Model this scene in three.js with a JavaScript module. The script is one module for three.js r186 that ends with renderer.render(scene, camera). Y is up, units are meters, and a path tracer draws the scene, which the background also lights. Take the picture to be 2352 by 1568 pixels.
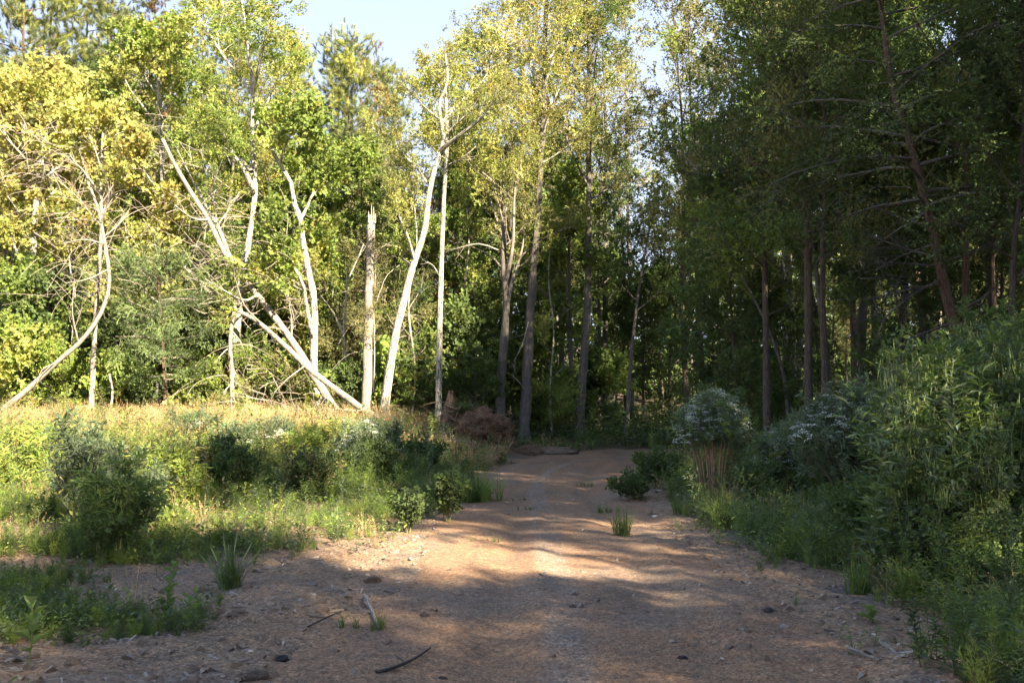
import * as THREE from 'three';
import { mergeGeometries } from 'three/addons/utils/BufferGeometryUtils.js';
import { ImprovedNoise } from 'three/addons/math/ImprovedNoise.js';

// ------------------------------------------------------------------ camera, sky, sun, exposure
const scene = new THREE.Scene();
const CAM_Y = 1.6;
const FOV = 2 * Math.atan(12 / 35) * 180 / Math.PI;
const camera = new THREE.PerspectiveCamera(FOV, 1024 / 682, 0.1, 1500);
camera.position.set(0, CAM_Y, 0);
camera.rotation.set(Math.atan(150 / 2287), 0, 0);
camera.focus = 26;
camera.userData.fStop = 8;
camera.updateMatrixWorld(true);

const SKY_TOP = [0.08, 0.115, 0.2], SKY_LOW = [0.215, 0.24, 0.295];
{
  const W = 512, Hh = 256, data = new Float32Array(W * Hh * 4);
  for (let j = 0; j < Hh; j++) {
    const el = Math.max(0, ((j + 0.5) / Hh - 0.5) * Math.PI);
    const k = Math.pow(1 - Math.sin(el), 2.2);
    for (let i = 0; i < W; i++) {
      const o = (j * W + i) * 4;
      for (let c = 0; c < 3; c++) data[o + c] = SKY_TOP[c] + (SKY_LOW[c] - SKY_TOP[c]) * k;
      data[o + 3] = 1;
    }
  }
  const sky = new THREE.DataTexture(data, W, Hh, THREE.RGBAFormat, THREE.FloatType);
  sky.mapping = THREE.EquirectangularReflectionMapping;
  sky.magFilter = sky.minFilter = THREE.LinearFilter;
  sky.needsUpdate = true;
  scene.background = sky;
  scene.environment = sky;
}
const SUN_AZ = 40 * Math.PI / 180, SUN_EL = 34 * Math.PI / 180;    // azimuth measured from straight behind the camera towards its right
const sun = new THREE.DirectionalLight(new THREE.Color().setRGB(1, 0.86, 0.66), 5);
sun.position.set(Math.sin(SUN_AZ) * Math.cos(SUN_EL), Math.sin(SUN_EL), Math.cos(SUN_AZ) * Math.cos(SUN_EL)).multiplyScalar(120);
sun.castShadow = true;
sun.shadow.mapSize.set(4096, 4096);
Object.assign(sun.shadow.camera, { left: -60, right: 60, top: 60, bottom: -60, near: 1, far: 300 });
scene.add(sun);
const EXPOSURE = 6.5;

// ------------------------------------------------------------------ helpers
const V = (x, y, z) => new THREE.Vector3(x, y, z);
function rng(seed) {
  let a = seed >>> 0;
  const f = () => { a = (a + 0x6D2B79F5) | 0; let t = Math.imul(a ^ (a >>> 15), 1 | a); t = (t + Math.imul(t ^ (t >>> 7), 61 | t)) ^ t; return ((t ^ (t >>> 14)) >>> 0) / 4294967296; };
  f.in = (lo, hi) => lo + (hi - lo) * f();
  f.pick = (l) => l[Math.floor(f() * l.length)];
  return f;
}
const perlin = new ImprovedNoise();
const noise = (x, y, z = 0) => perlin.noise(x + 31.7, y + 17.3, z + 5.1);
const fbm = (x, y, n = 4) => { let s = 0, a = 1, t = 0; for (let i = 0; i < n; i++) { s += a * noise(x, y, i * 7.7); t += a; x *= 2.03; y *= 2.03; a *= 0.5; } return s / t; };
const clamp = (v, a = 0, b = 1) => Math.min(b, Math.max(a, v));
const sstep = (a, b, v) => { const t = clamp((v - a) / (b - a)); return t * t * (3 - 2 * t); };
const lerp = (a, b, t) => a + (b - a) * t;
const names = new Map();
function numbered(n) { const k = names.get(n) || 0; names.set(n, k + 1); return k ? `${n}_${String(k).padStart(3, '0')}` : n; }
const F = 2287;
const camRot = new THREE.Matrix4().extractRotation(camera.matrixWorld);
// a point at distance d in front of the camera, seen at (px, py) of a 2352 x 1568 view
function at(px, py, d) { const v = V((px - 1176) / F, (784 - py) / F, -1).applyMatrix4(camRot); return v.multiplyScalar(d / -v.z).add(camera.position); }
const xAt = (px, d) => (px - 1176) / F * d;
function shadows(o) { o.traverse((c) => { if (c.isMesh) { c.castShadow = true; c.receiveShadow = true; } }); return o; }
function tag(o, label, category, group) { o.userData.label = label; o.userData.category = category; if (group) o.userData.group = group; return o; }
function structure(name, geo, mat) { const m = new THREE.Mesh(geo, mat); m.name = numbered(name); m.userData.kind = 'structure'; scene.add(shadows(m)); return m; }
function thing(name, label, category, group) { const g = new THREE.Group(); g.name = numbered(name); tag(g, label, category, group); scene.add(g); return g; }
function part(name, geo, mat, parent) { const m = new THREE.Mesh(geo, mat); m.name = name; parent.add(m); m.castShadow = m.receiveShadow = true; return m; }

// ------------------------------------------------------------------ textures and materials
function tex(size, fn, srgb = true, rep = 1) {
  const d = new Uint8Array(size * size * 4);
  for (let j = 0; j < size; j++) for (let i = 0; i < size; i++) {
    const c = fn(i / size, j / size), o = (j * size + i) * 4;
    d[o] = clamp(c[0]) * 255; d[o + 1] = clamp(c[1]) * 255; d[o + 2] = clamp(c[2]) * 255; d[o + 3] = 255;
  }
  const t = new THREE.DataTexture(d, size, size, THREE.RGBAFormat);
  if (srgb) t.colorSpace = THREE.SRGBColorSpace;
  t.wrapS = t.wrapT = THREE.RepeatWrapping; t.magFilter = THREE.LinearFilter; t.minFilter = THREE.LinearMipmapLinearFilter; t.generateMipmaps = true;
  t.repeat.set(rep, rep); t.needsUpdate = true;
  return t;
}
// noise that repeats without a seam on the unit square
function tileNoise(freq, seed) {
  const r = rng(seed), n = freq, g = Array.from({ length: n * n }, () => r());
  return (u, v) => {
    u = ((u % 1) + 1) % 1 * n; v = ((v % 1) + 1) % 1 * n;
    const i = Math.floor(u), j = Math.floor(v), a = u - i, b = v - j, s = a * a * (3 - 2 * a), t = b * b * (3 - 2 * b), q = (x, y) => g[(y % n) * n + (x % n)];
    return lerp(lerp(q(i, j), q(i + 1, j), s), lerp(q(i, j + 1), q(i + 1, j + 1), s), t);
  };
}
const N = [4, 9, 21, 47, 101, 211].map((f, i) => tileNoise(f, 11 + i * 3));
const soilGrain = (u, v) => 0.04 * N[1](u, v) + 0.06 * N[2](u, v) + 0.16 * N[3](u, v) + 0.32 * N[4](u, v) + 0.42 * N[5](u, v);
const pebR = rng(77), pebbles = Array.from({ length: 900 }, () => [pebR(), pebR(), pebR.in(0.0018, 0.0055), pebR()]);
const pebGrid = new Map();
for (const p of pebbles) { const k = Math.floor(p[0] * 50) + ',' + Math.floor(p[1] * 50); if (!pebGrid.has(k)) pebGrid.set(k, []); pebGrid.get(k).push(p); }
function pebAt(u, v) { let best = 0, tone = 0; for (let a = -1; a < 2; a++) for (let b = -1; b < 2; b++) { const l = pebGrid.get((Math.floor(u * 50) + a) + ',' + (Math.floor(v * 50) + b)); if (l) for (const p of l) { const k = 1 - Math.hypot(u - p[0], v - p[1]) / p[2]; if (k > best) { best = k; tone = p[3]; } } } return [best, tone]; }
const soilMap = tex(1024, (u, v) => { const g = soilGrain(u, v), [pb, tone] = pebAt(u, v); let s = 0.66 + 0.56 * (g - 0.5) * 1.5; const warm = 0.04 * (N[2](v, u) - 0.5); if (pb > 0.1) s = lerp(s, tone > 0.45 ? 0.95 : 0.4, 0.75); return [s + warm, s, s - warm]; });
const soilBump = tex(1024, (u, v) => { const g = soilGrain(u, v), [pb] = pebAt(u, v), s = 0.6 * g + 0.4 * clamp(pb * 2); return [s, s, s]; }, false);
const litterMap = tex(512, (u, v) => { const g = 0.4 * N[2](u, v) + 0.3 * N[3](u, v) + 0.3 * N[4](u, v), s = 0.35 + 0.75 * g; return [s, s * lerp(0.9, 1, N[3](v, u)), s * 0.95]; });
const barkMap = tex(512, (u, v) => { const f = 0.5 * N[3](u * 1, v * 0.25) + 0.3 * N[4](u, v * 0.25) + 0.2 * N[5](u, v), s = 0.45 + 0.75 * (f - 0.2); return [s, s, s]; });
const barkBump = tex(512, (u, v) => { const f = 0.6 * N[3](u, v * 0.25) + 0.4 * N[4](u, v * 0.25); return [f, f, f]; }, false);
const paleMap = tex(512, (u, v) => { const b = N[1](u, v) * 0.5 + N[2](u, v) * 0.3 + N[3](u * 1, v) * 0.2, m = sstep(0.52, 0.66, b), ring = sstep(0.72, 0.8, N[2](u * 0.2, v)) * sstep(0.4, 0.7, N[3](u, v)); const scar = sstep(0.7, 0.78, N[3](u * 0.5, v)) * sstep(0.45, 0.6, N[2](v, u)), lich = sstep(0.6, 0.7, N[2](u + 0.3, v * 0.7)); let s = 0.97 - 0.42 * m - 0.3 * ring - 0.5 * scar - 0.16 * N[4](u, v); return [s - 0.1 * lich, s * (1 - 0.03 * m) - 0.04 * lich, s * (1 - 0.1 * m) - 0.12 * lich]; });

const mats = {};
function mat(key, o) { return mats[key] || (mats[key] = Object.assign(new THREE.MeshStandardMaterial(o), { name: key })); }
const C = (r, g, b) => new THREE.Color().setRGB(r, g, b);
const BARK = {
  pale: mat('pale_bark', { color: C(0.56, 0.51, 0.43), map: paleMap, roughness: 0.9, bumpMap: barkBump, bumpScale: 0.012 }),
  grey: mat('grey_bark', { color: C(0.30, 0.265, 0.22), map: barkMap, roughness: 0.95, bumpMap: barkBump, bumpScale: 0.02 }),
  brown: mat('brown_bark', { color: C(0.25, 0.185, 0.13), map: barkMap, roughness: 0.95, bumpMap: barkBump, bumpScale: 0.025 }),
  red: mat('red_bark', { color: C(0.30, 0.18, 0.11), map: barkMap, roughness: 0.95, bumpMap: barkBump, bumpScale: 0.025 }),
  dead: mat('dead_wood', { color: C(0.52, 0.45, 0.36), map: barkMap, roughness: 0.9, bumpMap: barkBump, bumpScale: 0.008 }),
  twig: mat('dead_twigs', { color: C(0.36, 0.30, 0.24), roughness: 0.95 }),
};
const leafMat = Object.assign(new THREE.MeshPhysicalMaterial({ color: 0xffffff, vertexColors: true, roughness: 0.75, transmission: 0.48, thickness: 0, side: THREE.DoubleSide, specularIntensity: 0.5 }), { name: 'leaf' });
leafMat.roughness = 0.9;
const needleMat = Object.assign(new THREE.MeshPhysicalMaterial({ color: 0xffffff, vertexColors: true, roughness: 0.9, transmission: 0.3, thickness: 0, side: THREE.DoubleSide, specularIntensity: 0.4 }), { name: 'needle' });
const stemMat = mat('green_stem', { color: C(0.16, 0.17, 0.06), roughness: 0.85 });
const brownStem = mat('brown_stem', { color: C(0.34, 0.19, 0.11), roughness: 0.9 });
const petalMat = Object.assign(new THREE.MeshPhysicalMaterial({ color: C(0.56, 0.6, 0.5), roughness: 0.9, transmission: 0.3, thickness: 0, side: THREE.DoubleSide }), { name: 'petal' });

// ------------------------------------------------------------------ terrain
const EDGE = [[-60, -1.4, 2.0], [0, -1.5, 2.0], [5.8, -1.45, 2.12], [8, -1.15, 2.12], [10, -0.98, 2.05], [14.5, -1.05, 2.1], [18, -1.0, 2.2], [22, -0.85, 2.6], [26, -0.3, 3.1], [29, 0.1, 4.0], [31.5, 0.45, 5.8], [33.5, 1.2, 8.5], [35, 2.4, 11], [36, 4.5, 12], [200, 6, 8]];
function edges(d) { let i = 0; while (i < EDGE.length - 2 && EDGE[i + 1][0] < d) i++; const a = EDGE[i], b = EDGE[i + 1], t = clamp((d - a[0]) / (b[0] - a[0])); return [lerp(a[1], b[1], t), lerp(a[2], b[2], t)]; }
const ROAD_END = 35.6;
function roadness(x, d) {                                  // 1 on the road, 0 off it
  const [l, r] = edges(d), w = 0.22 * noise(x * 0.9, d * 0.9) + 0.1 * noise(x * 3, d * 3);
  const e = Math.min(x - l, r - x, (ROAD_END - d) * 0.8) + w;
  return sstep(-0.15, 0.3, e);
}
function height(x, d) {
  const [l, r] = edges(Math.min(d, 34)), sl = l - x, sr = x - r;
  let h = 0;
  h += sstep(0.2, 6, sl) * sstep(9, 32, d) * 1.0;
  h += 0.08 * sstep(0.0, 0.5, sl) * sstep(0, 0.5, 1.6 - sl) * (0.5 + noise(x * 1.1, d * 0.9)) * sstep(16, 8, d);
  h += 0.10 * Math.exp(-((sr - 0.3) ** 2) / 0.16) * (0.7 + 0.6 * noise(x, d * 0.7)) * sstep(24, 16, d);
  h += sstep(2.0, 6.5, sr) * 1.25 * sstep(34, 20, d);
  h += sstep(34, 39, d) * (0.45 * (x > -3 ? 1 : sstep(-9, -3, x))) ;
  h += Math.max(0, d - 46) * 0.02 + Math.max(0, Math.min(d, 120) - 66) * 0.13;
  const off = 1 - roadness(x, d);
  h += off * (0.10 * fbm(x * 0.35, d * 0.35, 3) + 0.05 * noise(x * 1.7, d * 1.7) + 0.02 * noise(x * 5, d * 5));
  return h;
}
function roadRelief(x, d) {
  const [l, r] = edges(d), c = (l + r) / 2;
  const wob = 0.15 * noise(d * 0.25, 3.3);
  let h = 0;
  for (const o of [-0.72, 0.62]) h -= 0.05 * Math.exp(-(((x - c - 0.15 - o - wob) / 0.2) ** 2)) * (0.7 + 0.6 * noise(d * 0.4, o * 9)) - 0.02 * Math.exp(-(((x - c - 0.15 - o - wob - 0.34) / 0.1) ** 2));
  h += 0.018 * fbm(x * 0.8, d * 0.4, 3) + 0.005 * noise(x * 4, d * 3) + 0.001 * noise(x * 8, d * 8);
  const tr = x - c - 0.02 - 0.5 * wob + 0.012 * d;            // a pressed wheel track with a sharp crumbled edge
  h -= 0.012 * sstep(-0.2, -0.14, tr) * sstep(0.17, 0.14, tr) + 0.014 * Math.exp(-(((tr - 0.19) / 0.028) ** 2)) * sstep(13, 9, d);
  const clods = Math.max(0, noise(x * 7, d * 7, 4) - 0.38);
  h += 0.05 * clods * sstep(0.5, 1, Math.abs(x - c) / Math.max(0.5, (r - l) / 2));
  // tyre-tread marks pressed into the right-hand rut
  return h;
}
const groundY = (x, d) => height(x, d) + (roadness(x, d) > 0.5 ? roadRelief(x, d) : 0);

function spread(lo, a, b, hi, step) {                      // samples dense in [a, b] and ever wider outside
  const s = []; for (let v = a; v <= b + 1e-6; v += step) s.push(v);
  let g = step; for (let v = b; v < hi;) { g *= 1.13; v += g; s.push(Math.min(v, hi)); }
  g = step; const low = []; for (let v = a; v > lo;) { g *= 1.13; v -= g; low.push(Math.max(v, lo)); }
  return low.reverse().concat(s);
}
{
  const xs = spread(-700, -20, 18, 700, 0.17), ds = spread(-300, 2, 40, 900, 0.17);
  const pos = [], col = [], uv = [], idx = [];
  for (const d of ds) for (const x of xs) {
    const rd = roadness(x, d);
    const lim = Math.abs(x) > 80 || Math.abs(d) > 130;
    pos.push(x, (lim ? height(clamp(x, -80, 80), clamp(d, -130, 130)) : height(x, d)) - 0.06 * sstep(0.3, 0.9, rd), -d);
    uv.push(x / 2.2 + 0.1 * noise(x * 0.5, d * 0.5, 3), d / 2.2 + 0.1 * noise(x * 0.5, d * 0.5, 8));
    // soil, grey woody litter and brown leaf litter lie in patches
    const p = fbm(x * 0.45 + 9, d * 0.45, 4), q = fbm(x * 1.3 - 4, d * 1.3 + 8, 3);
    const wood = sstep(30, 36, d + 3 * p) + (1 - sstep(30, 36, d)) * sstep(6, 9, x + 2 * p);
    let c = [lerp(0.42, 0.50, q + 0.5), lerp(0.275, 0.30, q + 0.5), lerp(0.165, 0.155, q + 0.5)];
    const lit = sstep(0.05, 0.28, p + 0.4 * q) * 0.8;
    c = [lerp(c[0], 0.22, lit), lerp(c[1], 0.19, lit), lerp(c[2], 0.16, lit)];
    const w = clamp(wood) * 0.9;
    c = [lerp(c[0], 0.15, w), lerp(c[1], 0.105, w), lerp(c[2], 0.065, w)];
    col.push(...c);
  }
  const nx = xs.length;
  for (let j = 0; j < ds.length - 1; j++) for (let i = 0; i < nx - 1; i++) { const a = j * nx + i, b = a + 1, c = a + nx, e = c + 1; idx.push(a, b, c, b, e, c); }
  const g = new THREE.BufferGeometry();
  g.setAttribute('position', new THREE.Float32BufferAttribute(pos, 3)); g.setAttribute('color', new THREE.Float32BufferAttribute(col, 3)); g.setAttribute('uv', new THREE.Float32BufferAttribute(uv, 2));
  g.setIndex(idx); g.computeVertexNormals();
  structure('ground', g, mat('soil_and_litter', { vertexColors: true, map: soilMap, roughness: 1, bumpMap: soilBump, bumpScale: 0.02 }));
}
{
  const pos = [], col = [], uv = [], idx = [], ns = 96, ds = [];
  for (let d = -6; d < ROAD_END; d += d < 14 && d > 3 ? 0.035 : 0.09) ds.push(d);
  for (const d of ds) {
    const [l, r] = edges(d), a = l - 0.4, b = r + 0.4;
    for (let i = 0; i < ns; i++) {
      const x = lerp(a, b, i / (ns - 1)), rd = roadness(x, d);
      pos.push(x, height(x, d) + roadRelief(x, d) * sstep(0.1, 0.9, rd) - 0.05 * (1 - sstep(0.05, 0.5, rd)) + 0.006, -d);
      uv.push(x / 1.6 + 0.12 * noise(x * 0.6, d * 0.6, 2), d / 1.7 + 0.12 * noise(x * 0.5, d * 0.5, 6));
      const p = fbm(x * 0.7 + 3, d * 0.35, 4), q = noise(x * 2.5, d * 1.2, 9);
      const grey = sstep(-0.05, 0.3, p), red = sstep(0.1, 0.4, q);
      const [el, er] = edges(d), tk = x - (el + er) / 2 - 0.02 - 0.075 * noise(d * 0.25, 3.3) + 0.012 * d, pressed = sstep(-0.22, -0.1, tk) * sstep(0.2, 0.1, tk) * (0.5 + 0.8 * noise(x * 2, d * 0.6, 3)), loose = sstep(0.05, 0.35, fbm(x * 1.1 - 7, d * 0.45 + 3, 4));
      let c = [0.485, 0.275, 0.14];
      c = [lerp(c[0], 0.41, grey), lerp(c[1], 0.275, grey), lerp(c[2], 0.175, grey)];
      c = [lerp(c[0], 0.31, loose * 0.8), lerp(c[1], 0.19, loose * 0.8), lerp(c[2], 0.115, loose * 0.8)];
      c = [lerp(c[0], 0.47, clamp(pressed)), lerp(c[1], 0.35, clamp(pressed)), lerp(c[2], 0.25, clamp(pressed))];
      c = [lerp(c[0], 0.46, red * 0.6), lerp(c[1], 0.27, red * 0.6), lerp(c[2], 0.15, red * 0.6)];
      col.push(...c);
    }
  }
  for (let j = 0; j < ds.length - 1; j++) for (let i = 0; i < ns - 1; i++) { const a = j * ns + i, b = a + 1, c = a + ns, e = c + 1; idx.push(a, b, c, b, e, c); }
  const g = new THREE.BufferGeometry();
  g.setAttribute('position', new THREE.Float32BufferAttribute(pos, 3)); g.setAttribute('color', new THREE.Float32BufferAttribute(col, 3)); g.setAttribute('uv', new THREE.Float32BufferAttribute(uv, 2));
  g.setIndex(idx); g.computeVertexNormals();
  structure('dirt_road', g, mat('packed_dirt', { vertexColors: true, map: soilMap, roughness: 1, bumpMap: soilBump, bumpScale: 0.002 }));
}

// ------------------------------------------------------------------ tubes and sprays
function tube(pts, radii, sides = 6, wob = 0, seed = 1) {
  const n = pts.length, pos = [], uv = [], idx = [];
  let up = Math.abs(pts[1].clone().sub(pts[0]).normalize().y) > 0.9 ? V(1, 0, 0) : V(0, 1, 0), len = 0;
  for (let k = 0; k < n; k++) {
    const t = pts[Math.min(k + 1, n - 1)].clone().sub(pts[Math.max(k - 1, 0)]).normalize();
    const a = up.clone().sub(t.clone().multiplyScalar(up.dot(t))).normalize(), b = t.clone().cross(a);
    up = a;
    if (k) len += pts[k].distanceTo(pts[k - 1]);
    for (let s = 0; s <= sides; s++) {
      const th = (s % sides) / sides * Math.PI * 2, r = radii[k] * (1 + wob * noise((s % sides) * 1.7 + seed * 3.1, len * 1.3 + seed));
      const p = pts[k].clone().addScaledVector(a, Math.cos(th) * r).addScaledVector(b, Math.sin(th) * r);
      pos.push(p.x, p.y, p.z); uv.push(s / sides * Math.max(0.25, Math.round(radii[0] * 6.28 / 0.5 * 4) / 4), len / 1.1);
    }
  }
  for (let k = 0; k < n - 1; k++) for (let s = 0; s < sides; s++) { const a = k * (sides + 1) + s, b = a + 1, c = a + sides + 1, e = c + 1; idx.push(a, b, c, b, e, c); }
  const top = (n - 1) * (sides + 1);
  for (let s = 1; s < sides - 1; s++) idx.push(top, top + s, top + s + 1);
  const g = new THREE.BufferGeometry();
  g.setAttribute('position', new THREE.Float32BufferAttribute(pos, 3)); g.setAttribute('uv', new THREE.Float32BufferAttribute(uv, 2));
  g.setIndex(idx); g.computeVertexNormals();
  return g;
}
function smooth(pts, n) { return new THREE.CatmullRomCurve3(pts, false, 'centripetal').getPoints(n); }
// faces: a list of [[x,y,z] x 3 or 4, shade] -> geometry with a flat tone for each leaf
function fromFaces(faces) {
  const pos = [], col = [];
  for (const [q, c] of faces) { const tri = q.length === 3 ? [0, 1, 2] : [0, 1, 2, 0, 2, 3]; for (const i of tri) { pos.push(...q[i]); col.push(...c); } }
  const g = new THREE.BufferGeometry();
  g.setAttribute('position', new THREE.Float32BufferAttribute(pos, 3)); g.setAttribute('color', new THREE.Float32BufferAttribute(col, 3));
  g.computeVertexNormals();
  return g;
}
// one leaf: base point, axis, side and face normal; two halves folded along the midrib
function leaf(out, p, ax, side, nor, L, W, fold, c, lobes = false) {
  const P = (u, s, z) => [p.x + ax.x * u * L + side.x * s * W + nor.x * z, p.y + ax.y * u * L + side.y * s * W + nor.y * z, p.z + ax.z * u * L + side.z * s * W + nor.z * z];
  const f = fold * W, tip = P(1, 0, -0.12 * L), b = P(0, 0, 0), m = P(0.5, 0, 0.02 * L);
  if (lobes) {
    out.push([[b, P(0.12, 0.62, f), P(0.38, 0.28, f * 0.5), m], c], [[m, P(0.38, 0.28, f * 0.5), P(0.66, 0.55, f), tip], c]);
    out.push([[b, m, P(0.38, -0.28, f * 0.5), P(0.12, -0.62, f)], c], [[m, tip, P(0.66, -0.55, f), P(0.38, -0.28, f * 0.5)], c]);
  } else out.push([[b, P(0.42, 0.5, f), tip], c], [[b, tip, P(0.42, -0.5, f)], c]);
}
function tone(r, v = 0.25, hue = 0.12) { const s = 1 + r.in(-v, v), h = r.in(-hue, hue); return [s * (1 + h), s, s * (1 - h)]; }
function leafSpray(seed, { n = 22, len = 0.62, L = [0.08, 0.13], W = 0.62, lobes = false, flat = 0.5 }) {
  const r = rng(seed), out = [];
  const twigs = [[V(0, 0, 0), V(0, 1, 0), len]];
  for (let k = 0; k < 3; k++) { const y = len * r.in(0.15, 0.6), s = k % 2 ? 1 : -1; twigs.push([V(0, y, 0), V(s * r.in(0.5, 0.9), r.in(0.4, 0.8), r.in(-0.4, 0.4)).normalize(), len * r.in(0.35, 0.6)]); }
  for (let k = 0; k < n; k++) {
    const [o, a, l] = twigs[k % twigs.length], u = r.in(0.12, 1), p = o.clone().addScaledVector(a, u * l);
    const ax = V(r.in(-1, 1), r.in(-0.2, 1), r.in(-0.6, 0.35)).normalize();
    const nor0 = V(r.in(-1, 1) * flat, r.in(-1, 1) * flat, 1).normalize();
    const side = nor0.clone().cross(ax).normalize(), nor = ax.clone().cross(side);
    const s = r.in(L[0], L[1]);
    leaf(out, p, ax, side, nor, s, s * W * r.in(0.8, 1.2), r.in(-0.05, 0.35), tone(r), lobes);
  }
  for (const [o, a, l] of twigs) { const e = o.clone().addScaledVector(a, l * 0.9), w = 0.004; out.push([[[o.x - w, o.y, o.z], [o.x + w, o.y, o.z], [e.x, e.y, e.z]], [1.2, 0.85, 1.5]]); }
  return fromFaces(out);
}
function needleTuft(seed, n = 46, L = 0.2) {               // long pine needles bursting from the end of a shoot
  const r = rng(seed), out = [];
  for (let k = 0; k < n; k++) {
    const y = r.in(0, 0.26), th = r() * 6.283, e = r.in(0.35, 1.25), a = V(Math.cos(th) * Math.sin(e), Math.cos(e), Math.sin(th) * Math.sin(e)), l = L * r.in(0.7, 1.15), w = 0.0055;
    const s = V(-Math.sin(th), 0, Math.cos(th)).multiplyScalar(w), b = V(0, y, 0), t = b.clone().addScaledVector(a, l);
    out.push([[[b.x - s.x, b.y, b.z - s.z], [b.x + s.x, b.y, b.z + s.z], [t.x, t.y, t.z]], tone(r, 0.3)]);
  }
  return fromFaces(out);
}
function featherSpray(seed, { n = 30, len = 0.7, L = 0.13, w = 0.016, droop = 0.2 }) {   // cedar sprays and fern-like fronds
  const r = rng(seed), out = [];
  const arms = [[V(0, 0, 0), V(0, 1, 0), len]];
  for (let k = 0; k < 5; k++) { const s = k % 2 ? 1 : -1; arms.push([V(0, len * (0.1 + 0.14 * k), 0), V(s * 0.75, 0.65, r.in(-0.35, 0.35)).normalize(), len * r.in(0.35, 0.55)]); }
  for (let k = 0; k < n; k++) {
    const [o, a, l] = arms[k % arms.length], u = r.in(0.05, 1), p = o.clone().addScaledVector(a, u * l); p.z -= droop * u * u * l;
    const s = r() < 0.5 ? 1 : -1, ax = a.clone().multiplyScalar(0.7).add(V(s * 0.6, 0.1, r.in(-0.5, 0.5))).normalize();
    const side = V(0, 0, 1).cross(ax).normalize(), t = p.clone().addScaledVector(ax, L * r.in(0.6, 1.2));
    const ww = w * r.in(0.7, 1.3), m = p.clone().lerp(t, 0.45);
    out.push([[[p.x, p.y, p.z], [m.x + side.x * ww, m.y + side.y * ww, m.z + side.z * ww], [t.x, t.y, t.z], [m.x - side.x * ww, m.y - side.y * ww, m.z - side.z * ww]], tone(r, 0.3)]);
  }
  return fromFaces(out);
}
const SPRAY = {
  oval: [leafSpray(1, { n: 36, L: [0.065, 0.105] }), leafSpray(2, { n: 36, L: [0.065, 0.105] }), leafSpray(3, { n: 36, L: [0.06, 0.095] })],
  maple: [leafSpray(11, { n: 24, L: [0.085, 0.125], W: 0.95, lobes: true }), leafSpray(12, { n: 24, L: [0.08, 0.12], W: 0.95, lobes: true })],
  small: [leafSpray(21, { n: 48, L: [0.045, 0.075], W: 0.55 }), leafSpray(22, { n: 48, L: [0.045, 0.08], W: 0.5 })],
  pine: [needleTuft(31, 90), needleTuft(32, 84, 0.22)],
  cedar: [featherSpray(41, { n: 60, L: 0.07, w: 0.011 }), featherSpray(42, { n: 60, L: 0.08, w: 0.01 })],
  feather: [featherSpray(51, { n: 54, len: 0.6, L: 0.13, w: 0.012, droop: 0.5 }), featherSpray(52, { n: 54, len: 0.6, L: 0.12, w: 0.012, droop: 0.5 })],
  large: [leafSpray(61, { n: 30, len: 1.3, L: [0.16, 0.28], W: 0.7 })],
};
const tmpM = new THREE.Matrix4(), tmpQ = new THREE.Quaternion();
// a placed spray: twig along dir, its face turned towards the sky, scale s
function sprayMatrix(p, dir, s, r, lift = 0.7) {
  const y = dir.clone().normalize(), z0 = V(r.in(-1, 1), lift + r.in(-0.3, 0.8), r.in(-1, 1));
  const x = y.clone().cross(z0).normalize(), z = x.clone().cross(y);
  return new THREE.Matrix4().makeBasis(x.multiplyScalar(s * (r() < 0.5 ? -1 : 1)), y.multiplyScalar(s), z.multiplyScalar(s)).setPosition(p);
}
function copies(name, geo, material, ms, cols, parent) {
  const m = new THREE.InstancedMesh(geo, material, ms.length); m.name = name; m.userData.kind = 'stuff';
  ms.forEach((q, i) => { m.setMatrixAt(i, q); m.setColorAt(i, cols[i]); });
  m.castShadow = m.receiveShadow = true; parent.add(m);
  return m;
}
const PAL = {
  sun: [C(0.333, 0.351, 0.075), C(0.276, 0.316, 0.063), C(0.380, 0.356, 0.081), C(0.218, 0.270, 0.052)],
  gold: [C(0.42, 0.385, 0.10), C(0.35, 0.355, 0.09), C(0.29, 0.32, 0.08), C(0.45, 0.35, 0.10)],
  lime: [C(0.218, 0.293, 0.046), C(0.178, 0.259, 0.040), C(0.265, 0.305, 0.052), C(0.144, 0.218, 0.034)],
  green: [C(0.105, 0.165, 0.03), C(0.125, 0.18, 0.035), C(0.085, 0.14, 0.026), C(0.155, 0.195, 0.04)],
  olive: [C(0.218, 0.213, 0.069), C(0.172, 0.184, 0.057), C(0.253, 0.230, 0.081), C(0.138, 0.161, 0.046)],
  dark: [C(0.075, 0.12, 0.025), C(0.065, 0.105, 0.024), C(0.095, 0.14, 0.03), C(0.12, 0.155, 0.032)],
  pine: [C(0.20, 0.235, 0.08), C(0.235, 0.25, 0.085), C(0.16, 0.205, 0.075), C(0.28, 0.23, 0.09)],
  cedar: [C(0.075, 0.115, 0.025), C(0.06, 0.09, 0.02), C(0.10, 0.14, 0.03), C(0.12, 0.12, 0.035)],
  feather: [C(0.11, 0.155, 0.055), C(0.13, 0.175, 0.06), C(0.15, 0.19, 0.05), C(0.09, 0.13, 0.045)],
  rust: [C(0.30, 0.16, 0.06), C(0.26, 0.17, 0.07), C(0.22, 0.17, 0.06), C(0.34, 0.2, 0.08)],
  bone: [C(0.14, 0.19, 0.085), C(0.16, 0.21, 0.10), C(0.12, 0.17, 0.07), C(0.20, 0.23, 0.08)],
  tan: [C(0.42, 0.32, 0.16), C(0.45, 0.36, 0.19), C(0.37, 0.25, 0.12), C(0.32, 0.29, 0.12)],
};
const pickCol = (pal, r) => PAL[pal][Math.floor(r() * r() * 4)].clone().multiplyScalar(r.in(0.8, 1.2));

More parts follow.
